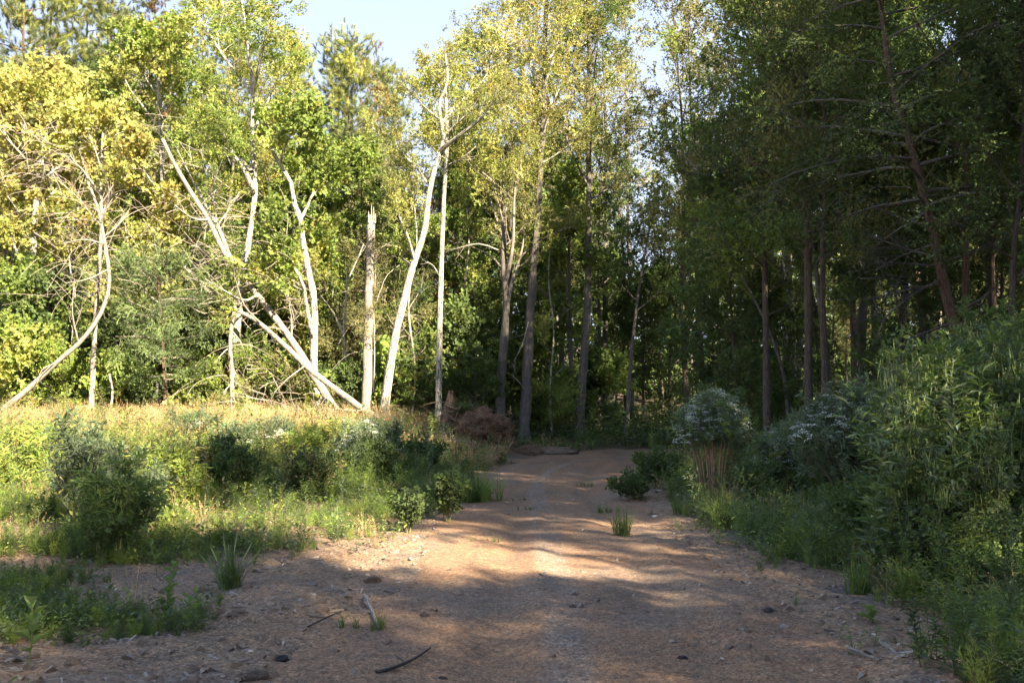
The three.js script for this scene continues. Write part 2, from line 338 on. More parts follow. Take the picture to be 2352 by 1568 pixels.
// ------------------------------------------------------------------ trees
function ball(r) { for (;;) { const v = V(r.in(-1, 1), r.in(-1, 1), r.in(-1, 1)); if (v.lengthSq() < 1) return v; } }
const clean = (gs) => mergeGeometries(gs, false);
function bend(p, dir, len, n, up, r, wig = 0.34) {           // a branch that turns upwards (up > 0) or droops
  const pts = [p.clone()], q = p.clone(), a = dir.clone();
  for (let k = 0; k < n; k++) { a.add(V(r.in(-wig, wig), up / n + r.in(-wig, wig) * 0.6, r.in(-wig, wig))).normalize(); q.addScaledVector(a, len / n); pts.push(q.clone()); }
  return pts;
}
const taper = (n, a, b, e = 1) => Array.from({ length: n }, (_, k) => lerp(a, b, Math.pow(k / (n - 1), e)));
// o: path (local points, base first), r0, r1, limbs, from, reach, rise, up, shape, n (sprays), spray, pal, bark, extra [{pts, r0, r1, bare}], bare (share of limbs without leaves), jit, size
function growTree(root, o) {
  const r = rng(o.seed), tp = smooth(o.path, o.segs || 16), trunkR = taper(tp.length, o.r0 * (o.slim ?? 1), o.r1, 0.7);
  const flare = tp.map((p) => 1 + 0.35 * Math.exp(-p.y / 0.3));
  const trunk = part('trunk', tube(tp, trunkR.map((v, k) => v * (o.noFlare ? 1 : flare[k])), o.sides || 9, o.knob ?? 0.35, o.seed), BARK[o.bark || 'grey'], root);
  const wood = [], nodes = [], H = tp[tp.length - 1].y;
  const addLimb = (pts, ra, rb, bare, sub) => {
    wood.push(tube(pts, taper(pts.length, ra, rb), ra > 0.05 ? 6 : 4, 0.2, o.seed + wood.length));
    const L = pts.reduce((s, p, k) => s + (k ? p.distanceTo(pts[k - 1]) : 0), 0), m = Math.round(sub * (2 + L * 1.3));
    for (let k = 0; k < m; k++) {
      const u = r.in(0.25, 1), f = u * (pts.length - 1), i = Math.min(pts.length - 2, Math.floor(f)), p = pts[i].clone().lerp(pts[i + 1], f - i);
      const a = pts[i + 1].clone().sub(pts[i]).normalize(), dir = a.add(ball(r).multiplyScalar(1.15)).normalize(); dir.y += o.twigUp ?? 0.15;
      const l = (o.twig ?? 0.42) * L * (1.15 - 0.6 * u) * r.in(0.6, 1.2) + 0.25, tw = bend(p, dir.normalize(), l, 3, (o.up ?? 0.4) * 0.6, r);
      const tr = Math.max(0.005, Math.min(ra * 0.4, 0.004 + 0.007 * l));
      wood.push(tube(tw, taper(4, tr, 0.004), 3));
      if (bare) { for (let q = 0; q < 3; q++) wood.push(tube(bend(tw[1 + q % 3], ball(r), l * 0.5, 2, 0.1, r), [tr * 0.6, tr * 0.45, 0.003], 3)); }
      else for (let q = 1; q < 4; q++) nodes.push([tw[q], tw[q].clone().sub(tw[q - 1]).normalize()]);
    }
    if (!bare) for (let k = Math.ceil(pts.length * 0.5); k < pts.length; k++) nodes.push([pts[k], pts[k].clone().sub(pts[k - 1]).normalize()]);
  };
  for (let i = 0; i < (o.limbs || 0); i++) {
    const tt = (i + r() * 0.9) / o.limbs, t = lerp(o.from ?? 0.35, 0.97, tt), f = t * (tp.length - 1), k = Math.min(tp.length - 2, Math.floor(f)), p = tp[k].clone().lerp(tp[k + 1], f - k);
    const prof = o.shape === 'cone' ? 1.05 - 0.85 * tt : o.shape === 'column' ? 0.75 : 0.35 + 0.75 * Math.sin(Math.PI * Math.pow(tt, 0.75) * 0.86 + 0.25);
    const len = o.reach * prof * r.in(0.7, 1.2), az = i * 2.399 + r.in(-0.5, 0.5), el = (o.rise ?? 0.5) + r.in(-0.25, 0.25) + 0.4 * tt * (o.shape === 'cone' ? 0 : 1);
    const dir = V(Math.cos(az) * Math.cos(el), Math.sin(el), Math.sin(az) * Math.cos(el));
    addLimb(bend(p, dir, len, 5, o.up ?? 0.4, r, 0.18), Math.min(trunkR[k] * 0.6, 0.015 + 0.014 * len), 0.01, r() < (o.bare ?? 0), 1);
  }
  for (const e of o.extra || []) addLimb(smooth(e.pts, Math.max(5, e.pts.length * 2)), e.r0, e.r1 ?? 0.012, e.bare, e.sub ?? 1);
  if (!o.deadTop) for (let k = Math.floor(tp.length * 0.9); k < tp.length; k++) nodes.push([tp[k], V(0, 1, 0)]);
  if (wood.length) part('branches', clean(wood), BARK[o.limbBark || o.bark || 'grey'], root);
  if (o.n && nodes.length) {
    const kinds = SPRAY[o.spray || 'oval'], per = kinds.map(() => [[], []]), jit = o.jit ?? 0.45, mix = r();
    for (let k = 0; k < o.n * (o.thick ?? 1.3); k++) {
      const [p, a] = nodes[Math.floor(r() * nodes.length)], q = p.clone().addScaledVector(ball(r), jit);
      const dir = a.clone().add(ball(r).multiplyScalar(0.9)); dir.y += o.droop ?? 0;
      const s = (o.size ?? 1) * r.in(0.6, 1.4), g = per[Math.floor(r() * kinds.length)];
      const clump = noise(q.x * 0.5 + o.seed, q.y * 0.5, q.z * 0.5), pal = o.pal2 && clump + 0.25 * r.in(-1, 1) > 0.18 ? o.pal2 : o.pal;
      g[0].push(sprayMatrix(q, dir, s, r)); g[1].push(pickCol(pal, r).multiplyScalar(1 + 0.3 * clump));
    }
    kinds.forEach((geo, i) => { if (per[i][0].length) copies('crown', geo, o.spray === 'pine' || o.spray === 'cedar' || o.spray === 'feather' ? needleMat : leafMat, per[i][0], per[i][1], root); });
  }
  return root;
}
// a tree standing at px and distance d whose top shows at topPy and whose crown is wPx wide
function tree(o) {
  const x = xAt(o.px, o.d), y = groundY(x, o.d) - 0.06, root = thing(o.name || 'broadleaf_tree', o.label, o.category || 'tree', o.group);
  root.position.set(x, y, -o.d);
  const H = at(o.px, o.top, o.d).y - y, r = rng(o.seed * 7 + 3), lean = o.lean ?? r.in(-0.6, 0.6), lz = r.in(-0.6, 0.6);
  const path = o.path || [V(0, 0, 0), V(lean * 0.15 + r.in(-0.1, 0.1), H * 0.3, lz * 0.2), V(lean * 0.5 + r.in(-0.25, 0.25), H * 0.62, lz * 0.5), V(lean, H * 0.97, lz)];
  const reach = o.w / F * o.d / 2;
  return growTree(root, { r0: 0.028 + 0.0068 * H, r1: 0.02, reach, limbs: Math.round(6 + H * 0.7), from: 0.3, ...o, path });
}
// a tree whose trunk follows points [px, py] (and, as a third number, how much nearer or farther it stands there)
function traced(o) {
  const pts = o.line.map(([px, py, dd]) => at(px, py, o.d + (dd || 0)));
  const base = pts[0].clone(); base.y = groundY(base.x, -base.z) - 0.08; pts[0] = base.clone();
  const root = thing(o.name || 'broadleaf_tree', o.label, o.category || 'tree', o.group); root.position.copy(base);
  const loc = (l) => l.map(([px, py, dd]) => at(px, py, o.d + (dd || 0)).sub(base));
  return growTree(root, { limbs: 0, slim: 0.84, ...o, path: pts.map((p) => p.clone().sub(base)), extra: (o.arms || []).map((a) => ({ ...a, pts: loc(a.line) })) });
}

// --- the pale and leaning trees along the edge of the clearing
traced({ name: 'white_tree', label: 'white-limbed tree rising above the tangle left of centre, its tall fork reaching the top', seed: 101, d: 35, bark: 'pale', limbBark: 'pale', r0: 0.21, r1: 0.045, segs: 30,
  line: [[541, 980], [536, 850], [545, 740], [556, 645], [568, 565], [580, 490], [585, 430, .2], [578, 300, .4], [580, 215], [570, 120, -.4], [552, -20, -.6]],
  arms: [{ line: [[583, 440], [560, 392, -.6], [530, 345, -1], [505, 290, -1.4]], r0: 0.12 }, { line: [[578, 395], [550, 365, 1], [500, 330, 1.6], [440, 300, 2]], r0: 0.09 }, { line: [[580, 218], [555, 182, .5], [520, 140, 1], [470, 60, 1.6], [440, 10, 2]], r0: 0.08 }, { line: [[580, 215], [592, 160, -.8], [610, 80, -1.5], [625, 10, -2]], r0: 0.08 }, { line: [[578, 310], [610, 240, 1], [640, 180, 1.5]], r0: 0.06 }],
  n: 560, spray: 'oval', pal: 'lime', pal2: 'sun', jit: 0.6 });
traced({ name: 'leaning_tree', label: 'long tan trunk leaning up to the left across the white-limbed tree, its limbs bare', seed: 1011, d: 34.2, bark: 'dead', limbBark: 'pale', r0: 0.19, r1: 0.06, segs: 30, noFlare: true, deadTop: true,
  line: [[790, 975], [722, 865, .3], [655, 762, .4], [600, 690, .4], [545, 622, .2], [520, 590], [478, 505, -.3], [432, 432, -.6], [392, 362, -1], [372, 318, -1.2]],
  arms: [{ line: [[530, 603, .1], [500, 520, 1], [470, 470, 1.4], [400, 330, 2.2]], r0: 0.09, bare: true, sub: .6 }, { line: [[590, 678, .4], [560, 690, -.3], [520, 670, -.8], [470, 640, -1]], r0: 0.05, bare: true, sub: .6 }, { line: [[478, 505, -.3], [440, 500, -1], [400, 470, -1.5]], r0: 0.05, bare: true, sub: .6 }, { line: [[655, 762, .4], [690, 720, 0], [730, 700, -.3]], r0: 0.03, bare: true, sub: .5 }] });
traced({ name: 'fallen_tree', label: 'bare grey fallen trunk slanting down to the weeds beneath the pale leaning trees', category: 'fallen tree', seed: 102, d: 33.2, bark: 'dead', limbBark: 'dead', r0: 0.17, r1: 0.06, noFlare: true, deadTop: true, segs: 22,
  line: [[902, 996], [840, 945, .2], [770, 893, .5], [715, 852, .7], [650, 790, .9], [590, 738, 1], [500, 688, 1.2], [420, 610, 1.3]],
  arms: [{ line: [[838, 945], [760, 940, -.5], [690, 941, -.9], [620, 962, -1.2]], r0: 0.05, bare: true, sub: .3 }, { line: [[600, 745, 1], [560, 700, .3], [540, 640, 0]], r0: 0.05, bare: true, sub: .5 }, { line: [[520, 700, 1.2], [470, 720, .6], [430, 700, .2]], r0: 0.04, bare: true, sub: .5 }, { line: [[700, 840, .7], [660, 870, .2], [630, 900, 0]], r0: 0.03, bare: true, sub: .4 }] });
traced({ name: 'forked_tree', label: 'twin-stemmed pale crooked tree rising behind the leaning trunk, its stems broken', seed: 103, d: 35.2, bark: 'pale', limbBark: 'pale', r0: 0.2, r1: 0.06, segs: 24,
  line: [[738, 965], [724, 880], [719, 820], [722, 740, .1], [718, 670, .2], [705, 610, .2], [694, 545, .2], [690, 505, .2], [676, 470, .3], [667, 420, .4], [642, 376, .5], [622, 340, .6], [612, 280, .8]],
  arms: [{ line: [[719, 775], [702, 700, -.5], [696, 655, -.8], [655, 582, -1.2], [628, 538, -1.5]], r0: 0.1, sub: .5 }, { line: [[690, 505, .2], [720, 440, .8], [740, 380, 1.2]], r0: 0.06 }, { line: [[642, 376, .5], [660, 320], [690, 270, -.5]], r0: 0.06 }], n: 300, spray: 'maple', pal: 'lime', pal2: 'sun', jit: 0.6 });
traced({ name: 'thin_tree', label: 'thin pale crooked tree between the twin-stemmed tree and the broken snag', seed: 104, d: 36, bark: 'pale', r0: 0.1, r1: 0.03, line: [[796, 960], [797, 880], [789, 760], [794, 690], [797, 615]], arms: [{ line: [[790, 770], [765, 718], [736, 678, -.4]], r0: 0.05, bare: true, sub: .3 }, { line: [[795, 650], [818, 600], [835, 560, .4]], r0: 0.03, bare: true, sub: .5 }], deadTop: true });
traced({ name: 'snag', label: 'tall dead snag with a flat broken top and climbing vines', category: 'dead tree', seed: 105, d: 34.6, bark: 'dead', r0: 0.21, r1: 0.14, line: [[840, 958], [843, 850], [846, 720], [850, 610], [853, 502]], deadTop: true, arms: [[846, 484, -.1], [858, 474, .1], [850, 492, .15], [862, 490, -.05], [853, 468, 0]].map(([a, b, c]) => ({ line: [[lerp(853, a, .7), 512, c], [lerp(853, a, .9), 500, c], [a, b, c]], r0: 0.055, r1: 0.004, bare: true, sub: 0 })).concat([{ line: [[858, 900], [860, 800, -.1], [858, 700, .1], [864, 600, -.1]], r0: 0.02, sub: 1.2 }]), n: 170, spray: 'small', pal: 'olive', jit: 0.25, size: 0.6, limbBark: 'twig', twig: 0.12 });
traced({ name: 'white_tree', label: 'smooth white-barked tree leaning right with a bare spreading fork', seed: 106, d: 34, bark: 'pale', limbBark: 'pale', r0: 0.205, r1: 0.045, segs: 28, knob: 0.12,
  line: [[876, 970], [889, 890], [909, 765], [930, 680, .1], [951, 600, .2], [974, 532, .3], [986, 440, .4], [1000, 382, .4], [1016, 335, .5], [1014, 283, .4], [1008, 240, .3], [1027, 190, .2], [1022, 120]],
  arms: [{ line: [[1012, 345, .5], [1040, 322, 0], [1098, 277, -.6], [1126, 243, -.9], [1146, 195, -1.2]], r0: 0.1 }, { line: [[1014, 283, .4], [1051, 240, 1], [1101, 194, 1.6], [1130, 150, 2]], r0: 0.06 }, { line: [[1010, 275, .4], [968, 238, -.4], [945, 200, -1]], r0: 0.05 }, { line: [[952, 600, .2], [935, 540, -.5], [915, 490, -.9], [905, 420, -1.2]], r0: 0.06 }, { line: [[988, 430, .4], [960, 390, .9], [920, 350, 1.3], [880, 320, 1.6]], r0: 0.05 }],
  n: 250, spray: 'small', pal: 'sun', pal2: 'olive', jit: 0.5, bare: 0.5 });
traced({ name: 'straight_tree', label: 'slim straight white trunk just left of the uprooted root ball', seed: 107, d: 35, bark: 'pale', limbBark: 'pale', r0: 0.155, r1: 0.05, segs: 22, knob: 0.15, line: [[1006, 962], [1008, 840], [1011, 690], [1015, 560], [1020, 440], [1026, 340], [1024, 240], [1018, 140]], limbs: 9, from: 0.62, reach: 1.8, n: 260, spray: 'oval', pal: 'sun', arms: [{ line: [[1012, 640], [995, 610, -.3], [980, 600, -.5]], r0: 0.03, bare: true, sub: .4 }] });
traced({ name: 'bushy_fork_tree', label: 'grey tree forking low into pale stems and a dry yellow crown', seed: 108, d: 36.5, bark: 'grey', limbBark: 'dead', r0: 0.25, r1: 0.06, segs: 22, line: [[1147, 990], [1150, 890], [1157, 790], [1163, 700], [1156, 610, -.2], [1158, 520, -.3], [1150, 420, -.4], [1165, 330, -.4]],
  arms: [{ line: [[1163, 700], [1178, 640, .4], [1195, 590, .8], [1215, 480, 1]], r0: 0.1 }, { line: [[1160, 660], [1178, 560, -.6], [1182, 440, -1], [1200, 340, -1]], r0: 0.09 }, { line: [[1157, 580], [1100, 560, -.8], [1050, 570, -1.2]], r0: 0.04, bare: true, sub: .6 }, { line: [[1157, 620], [1130, 590, .6], [1105, 575, 1], [1070, 560, 1.4]], r0: 0.04, bare: true, sub: .6 }, { line: [[1160, 560], [1130, 470, .5], [1110, 400, .8]], r0: 0.06 }, { line: [[1195, 590, .8], [1260, 540, .5], [1320, 520, 0]], r0: 0.04 }],
  limbs: 7, from: 0.62, reach: 2, n: 430, spray: 'small', pal: 'sun', pal2: 'olive', jit: 0.55, size: 1.1 });
traced({ name: 'tall_tree', label: 'tall straight mottled grey trunk in line with the left edge of the road end', seed: 109, d: 37, bark: 'grey', limbBark: 'pale', r0: 0.27, r1: 0.07, segs: 30, line: [[1203, 1008], [1210, 890], [1216, 760], [1223, 640], [1232, 540], [1238, 440], [1244, 330], [1250, 230], [1252, 120], [1255, -40]], limbs: 15, from: 0.6, reach: 2.6, n: 620, spray: 'small', pal: 'gold', pal2: 'sun', size: 1.15, jit: 0.5, arms: [{ line: [[1218, 720], [1200, 790, -.5], [1180, 830, -.8]], r0: 0.03, bare: true, sub: .5 }, { line: [[1213, 905], [1190, 875, -.4], [1175, 860, -.6]], r0: 0.025, bare: true, sub: .2 }] });
traced({ name: 'thin_tree', label: 'thin grey trunk directly left of the tall straight trunk at the road end', seed: 110, d: 39.5, bark: 'grey', r0: 0.15, r1: 0.05, line: [[1312, 998], [1313, 880], [1309, 760], [1304, 660], [1308, 560], [1312, 430]], limbs: 10, from: 0.3, reach: 1.5, n: 260, spray: 'maple', pal: 'lime', pal2: 'green' });
traced({ name: 'tall_tree', label: 'tall straight grey trunk standing behind the far end of the road', seed: 111, d: 38.5, bark: 'grey', r0: 0.24, r1: 0.07, segs: 30, line: [[1330, 1004], [1337, 890], [1346, 760], [1351, 640], [1352, 540], [1353, 400], [1351, 250], [1354, 100], [1350, -60]], limbs: 16, from: 0.55, reach: 2.7, n: 620, spray: 'oval', pal: 'green', pal2: 'olive', jit: 0.55 });
traced({ name: 'thin_tree', label: 'thin dark leaning trunk in shade right of the tall trunks', seed: 112, d: 38, bark: 'grey', r0: 0.11, r1: 0.03, line: [[1438, 1006], [1446, 880], [1456, 760], [1470, 650], [1482, 580], [1500, 480]], limbs: 9, from: 0.45, reach: 1.8, n: 190, spray: 'oval', pal: 'green' });

// --- thin pale stems standing in the thicket
[['first', 168, [[168, 985], [160, 860], [166, 760], [172, 680], [158, 600], [165, 520]]], ['second', 295, [[290, 985], [300, 850], [284, 720], [296, 600], [280, 480]]], ['third', 460, [[456, 985], [470, 860], [464, 740], [480, 640], [468, 560], [482, 470]]], ['fourth', 660, [[640, 985], [650, 880], [670, 760], [658, 640], [674, 520]]], ['fifth', 765, [[758, 985], [772, 880], [755, 760], [768, 640]]], ['sixth', 950, [[945, 985], [953, 850], [938, 700], [957, 560], [946, 420]]], ['seventh', 1060, [[1055, 985], [1048, 850], [1062, 700], [1077, 560], [1070, 450]]], ['eighth', 1120, [[1130, 990], [1120, 850], [1108, 740], [1116, 640]]], ['ninth', 1268, [[1268, 1000], [1264, 880], [1272, 760], [1260, 640], [1268, 520]]]].forEach(([w, px, line], i) => traced({ name: 'thin_sapling', label: `thin pale crooked sapling in the sunlit thicket, ${w} such from the left`, category: 'sapling', group: 'thin pale saplings', seed: 160 + i, d: 35.4 + (i * 7 % 5) * 0.5 + (px > 1040 ? 2 : 0), bark: 'pale', limbBark: 'dead', r0: 0.055, r1: 0.018, line, limbs: 8, from: 0.25, reach: 1.1, bare: 0.6, n: 70, spray: 'oval', pal: 'lime', pal2: 'sun' }));

// --- far left: leaning trunks among vines
traced({ name: 'leaning_tree', label: 'grey trunk slanting in from the left picture edge and curving upright', seed: 121, d: 32.5, bark: 'dead', limbBark: 'dead', r0: 0.15, r1: 0.04, noFlare: true, deadTop: true, segs: 24, line: [[-40, 985], [0, 945], [60, 896], [130, 832], [190, 778], [236, 708, .2], [250, 640, .3], [240, 560, .4], [224, 480, .5], [200, 415, .6]], arms: [{ line: [[180, 790], [165, 720, -.4], [170, 640, -.6]], r0: 0.03, bare: true, sub: .4 }, { line: [[130, 832], [95, 850, -.5], [85, 880, -.7]], r0: 0.025, bare: true, sub: .5 }, { line: [[245, 620, .3], [205, 640, 0], [150, 650, -.5]], r0: 0.035, bare: true, sub: 1.6 }, { line: [[240, 560, .4], [190, 550, 0], [140, 560, -.3]], r0: 0.03, bare: true, sub: 1.4 }, { line: [[232, 510, .4], [250, 440, 0], [230, 380, -.3]], r0: 0.03, bare: true, sub: 1.2 }] });
traced({ name: 'straight_tree', label: 'straight pale trunk crossed by the slanting grey trunk near the left edge', seed: 122, d: 33.6, bark: 'dead', limbBark: 'twig', r0: 0.13, r1: 0.04, line: [[207, 975], [211, 880], [217, 760], [224, 640], [232, 520], [230, 420], [236, 300]], limbs: 9, from: 0.6, reach: 1.8, n: 190, spray: 'maple', pal: 'gold', pal2: 'sun', bare: 0.4 });
traced({ name: 'bent_sapling', label: 'short bowed bare sapling beside the straight pale trunk on the left', seed: 123, d: 33, bark: 'dead', r0: 0.07, r1: 0.035, deadTop: true, noFlare: true, line: [[234, 992], [250, 945], [257, 905], [250, 858]] });
traced({ name: 'feathery_tree', label: 'small tree with feathery fern-like blue-green foliage on a reddish trunk', seed: 124, d: 33.8, bark: 'red', limbBark: 'dead', r0: 0.12, r1: 0.03, line: [[386, 998], [381, 920], [376, 850], [372, 760], [365, 680], [360, 600]], limbs: 26, from: 0.32, reach: 1.55, rise: 0.15, up: -0.15, n: 540, spray: 'feather', pal: 'feather', droop: -0.1, jit: 0.3 });
traced({ name: 'log', label: 'short bare log tilted in the dry grass below the feathery tree', category: 'log', seed: 125, d: 31.5, bark: 'dead', r0: 0.1, r1: 0.06, deadTop: true, noFlare: true, line: [[420, 994], [385, 970], [342, 950, .5]] });
traced({ name: 'vine_covered_tree', label: 'leaning stem draped in hanging leafy vines left of the fallen trunk', seed: 126, d: 34.2, bark: 'dead', limbBark: 'twig', r0: 0.12, r1: 0.05, line: [[536, 975], [532, 880], [528, 780], [540, 690], [548, 640]], limbs: 10, from: 0.1, reach: 0.8, rise: -0.6, up: -1.2, n: 330, spray: 'oval', pal: 'lime', pal2: 'olive', size: 0.75, jit: 0.3, bare: 0.4 });
traced({ name: 'pale_tree', label: 'mottled white trunk showing between yellow crowns at the far left', seed: 127, d: 39, bark: 'pale', r0: 0.24, r1: 0.07, line: [[75, 980], [78, 800], [74, 620], [80, 480], [95, 330], [90, 200]], limbs: 14, from: 0.5, reach: 2.8, n: 560, spray: 'maple', pal: 'gold', pal2: 'sun', arms: [{ line: [[76, 640], [40, 585, -.3], [20, 530, -.6]], r0: 0.1 }] });
traced({ name: 'pale_tree', label: 'white trunk glimpsed above the feathery tree behind yellow leaves', seed: 128, d: 40, bark: 'pale', r0: 0.22, r1: 0.06, line: [[372, 985], [375, 760], [380, 560], [372, 400], [365, 240], [360, 110]], limbs: 14, from: 0.5, reach: 2.8, n: 560, spray: 'maple', pal: 'sun', pal2: 'lime' });

// --- tangles of bare vines and dead twigs hung in the trees at the left
function tangle(label, px, py, d, wPx, hPx, n, seed, drape = -0.6) {
  const r = rng(seed), c = at(px, py, d), root = thing('vine_tangle', label, 'vines', 'bare vine tangles'); root.position.copy(c);
  const gs = [], w = wPx / F * d / 2, h = hPx / F * d / 2;
  for (let k = 0; k < n; k++) {
    const p = V(r.in(-1, 1) * w, r.in(-1, 1) * h, r.in(-0.7, 0.7)), dir = V(r.in(-1, 1), r.in(-0.5, 0.6), r.in(-0.6, 0.6)).normalize(), l = r.in(0.5, 1.9);
    const t = r.in(0.004, 0.011);
    gs.push(tube(bend(p, dir, l, 6, drape * r.in(0.2, 1.6), r, 0.22), taper(7, t, 0.004), 3));
  }
  part('stems', clean(gs), BARK.twig, root).userData.kind = 'stuff';
}
tangle('bare vine tangle high against the left edge under the gold crowns', 70, 360, 36, 220, 150, 130, 301);
tangle('bare vine tangle hanging around the curved grey trunk on the left', 190, 560, 33.2, 200, 260, 130, 302);
tangle('dead twig tangle where the leaning tree bends upright', 545, 600, 34, 240, 260, 130, 303);
tangle('dead twig tangle below the white limbs in the left middle', 440, 540, 35, 220, 260, 110, 304, -0.2);
tangle('hanging vine tangle low under the leaning trunks', 560, 860, 34.4, 170, 260, 110, 305, -1.2);
tangle('dead twig tangle among yellow leaves at upper left', 290, 330, 36.5, 220, 130, 90, 306, 0.1);
tangle('bare vines trailing down beside the dead snag', 880, 760, 35.2, 90, 420, 60, 307, -1.2);
tangle('dead brush on the ground at the foot of the fallen trunk', 650, 945, 33.4, 220, 80, 70, 308, -0.2);

// --- thickets and crowns of the wood behind: [px, d, topPy, width px, palette, second palette, spray, n, crown start]
const ORD = ['first', 'second', 'third', 'fourth', 'fifth', 'sixth', 'seventh', 'eighth', 'ninth', 'tenth', 'eleventh', 'twelfth', 'thirteenth', 'fourteenth', 'fifteenth', 'sixteenth', 'seventeenth', 'eighteenth', 'nineteenth', 'twentieth', 'twenty-first', 'twenty-second', 'twenty-third', 'twenty-fourth', 'twenty-fifth', 'twenty-sixth', 'twenty-seventh', 'twenty-eighth', 'twenty-ninth', 'thirtieth', 'thirty-first', 'thirty-second'];
const TINT = { sun: 'yellow-green', gold: 'golden', lime: 'bright green', green: 'green', olive: 'olive', dark: 'dark green', rust: 'rust-brown', pine: 'pine-green', cedar: 'dark' };
const ROUGH = { oval: 'oval-leaved', maple: 'broad-leaved', small: 'fine-leaved', pine: 'long-needled', cedar: 'scaly-leaved', feather: 'feathery' };
function row(list, words, opts) {
  list.sort((a, b) => a[0] - b[0]).forEach(([px, d, top, w, pal, pal2, spray, n, from], i) => tree({ px, d, top, w, pal, pal2, spray, n, from, seed: opts.seed + i * 13, ...opts.over, name: opts.name, category: opts.category, group: opts.group, label: `${TINT[pal]} ${ROUGH[spray]} ${words}, ${ORD[i]} from the left` }));
}
row([[15, 36.2, 610, 190, 'lime', 'green', 'maple', 420, 0.08], [60, 34.6, 770, 170, 'lime', 'sun', 'maple', 300, 0.05], [125, 36.6, 640, 190, 'green', 'lime', 'maple', 420, 0.08], [160, 34.8, 850, 130, 'green', 'lime', 'oval', 200, 0.05], [270, 36, 740, 150, 'green', 'lime', 'maple', 320, 0.08], [300, 34.6, 880, 140, 'green', 'lime', 'maple', 220, 0.05], [320, 37.5, 620, 170, 'sun', 'gold', 'maple', 330, 0.15], [455, 36.4, 700, 150, 'green', 'olive', 'oval', 330, 0.06], [410, 37.6, 480, 180, 'sun', 'gold', 'maple', 380, 0.3], [500, 37.4, 560, 170, 'lime', 'sun', 'oval', 360, 0.2], [610, 38.2, 500, 180, 'lime', 'green', 'maple', 380, 0.25], [745, 38, 520, 170, 'lime', 'sun', 'maple', 380, 0.25], [875, 38.6, 480, 170, 'lime', 'olive', 'oval', 360, 0.2], [470, 34.8, 870, 130, 'lime', 'sun', 'maple', 220, 0.05], [600, 36.8, 690, 150, 'lime', 'green', 'oval', 330, 0.06], [625, 35.2, 880, 130, 'olive', 'lime', 'oval', 210, 0.05], [680, 37, 600, 150, 'sun', 'olive', 'oval', 330, 0.1], [690, 35.8, 860, 130, 'green', 'lime', 'maple', 230, 0.05], [765, 36.8, 740, 150, 'olive', 'green', 'small', 330, 0.06], [800, 35.8, 870, 120, 'green', 'lime', 'oval', 210, 0.05], [830, 38, 600, 160, 'olive', 'green', 'small', 360, 0.1], [915, 35.6, 830, 120, 'green', 'lime', 'maple', 250, 0.05], [930, 37.6, 650, 150, 'olive', 'green', 'small', 350, 0.08], [965, 36.2, 880, 110, 'olive', 'green', 'oval', 190, 0.05], [1060, 38, 740, 150, 'green', 'lime', 'maple', 360, 0.08], [1075, 36.6, 870, 110, 'green', 'dark', 'oval', 190, 0.05], [1125, 39, 690, 140, 'green', 'lime', 'oval', 330, 0.08], [1180, 40, 800, 120, 'green', 'lime', 'maple', 250, 0.06], [1255, 39.4, 790, 130, 'lime', 'green', 'maple', 290, 0.06], [1262, 38.4, 930, 90, 'lime', 'sun', 'oval', 130, 0.05], [1390, 40.5, 850, 130, 'green', 'lime', 'maple', 250, 0.06]],
  'sapling of the front thicket', { seed: 1000, name: 'thicket_sapling', category: 'sapling', group: 'saplings along the edge of the clearing', over: { bark: 'grey', rise: 0.4, jit: 0.4 } });
row([[20, 42, 180, 300, 'gold', 'sun', 'maple', 620, 0.35], [165, 41, 200, 260, 'gold', 'sun', 'maple', 560, 0.35], [255, 43, 180, 230, 'sun', 'lime', 'maple', 520, 0.4], [330, 44, 80, 230, 'sun', 'olive', 'oval', 560, 0.4], [440, 42, 160, 230, 'lime', 'sun', 'oval', 520, 0.35], [500, 44, -10, 250, 'sun', 'green', 'oval', 600, 0.4], [615, 45, 60, 190, 'sun', 'gold', 'oval', 420, 0.45], [660, 41.5, 330, 180, 'lime', 'green', 'maple', 420, 0.35], [720, 43, 360, 190, 'lime', 'sun', 'maple', 420, 0.3], [810, 42.5, 340, 190, 'lime', 'green', 'maple', 450, 0.3], [890, 43, 330, 190, 'olive', 'lime', 'small', 450, 0.3], [930, 41, 430, 170, 'green', 'olive', 'oval', 380, 0.25], [1010, 45, 150, 220, 'sun', 'lime', 'oval', 460, 0.4], [1060, 43, 320, 190, 'green', 'lime', 'maple', 450, 0.35], [1085, 47, 20, 240, 'sun', 'olive', 'oval', 520, 0.4], [1170, 46, -80, 250, 'sun', 'green', 'oval', 560, 0.4], [1260, 43, 420, 180, 'green', 'lime', 'maple', 420, 0.2], [1290, 47, -110, 260, 'olive', 'sun', 'oval', 520, 0.4], [1390, 46.5, -100, 220, 'olive', 'sun', 'oval', 420, 0.4], [1375, 43, 300, 200, 'green', 'dark', 'oval', 420, 0.25], [1450, 49, -40, 190, 'olive', 'sun', 'oval', 330, 0.45]],
  'crown of the tall middle trees', { seed: 2000, name: 'broadleaf_tree', category: 'tree', group: 'broadleaf trees behind the thicket', over: { bark: 'grey', limbBark: 'dead' } });
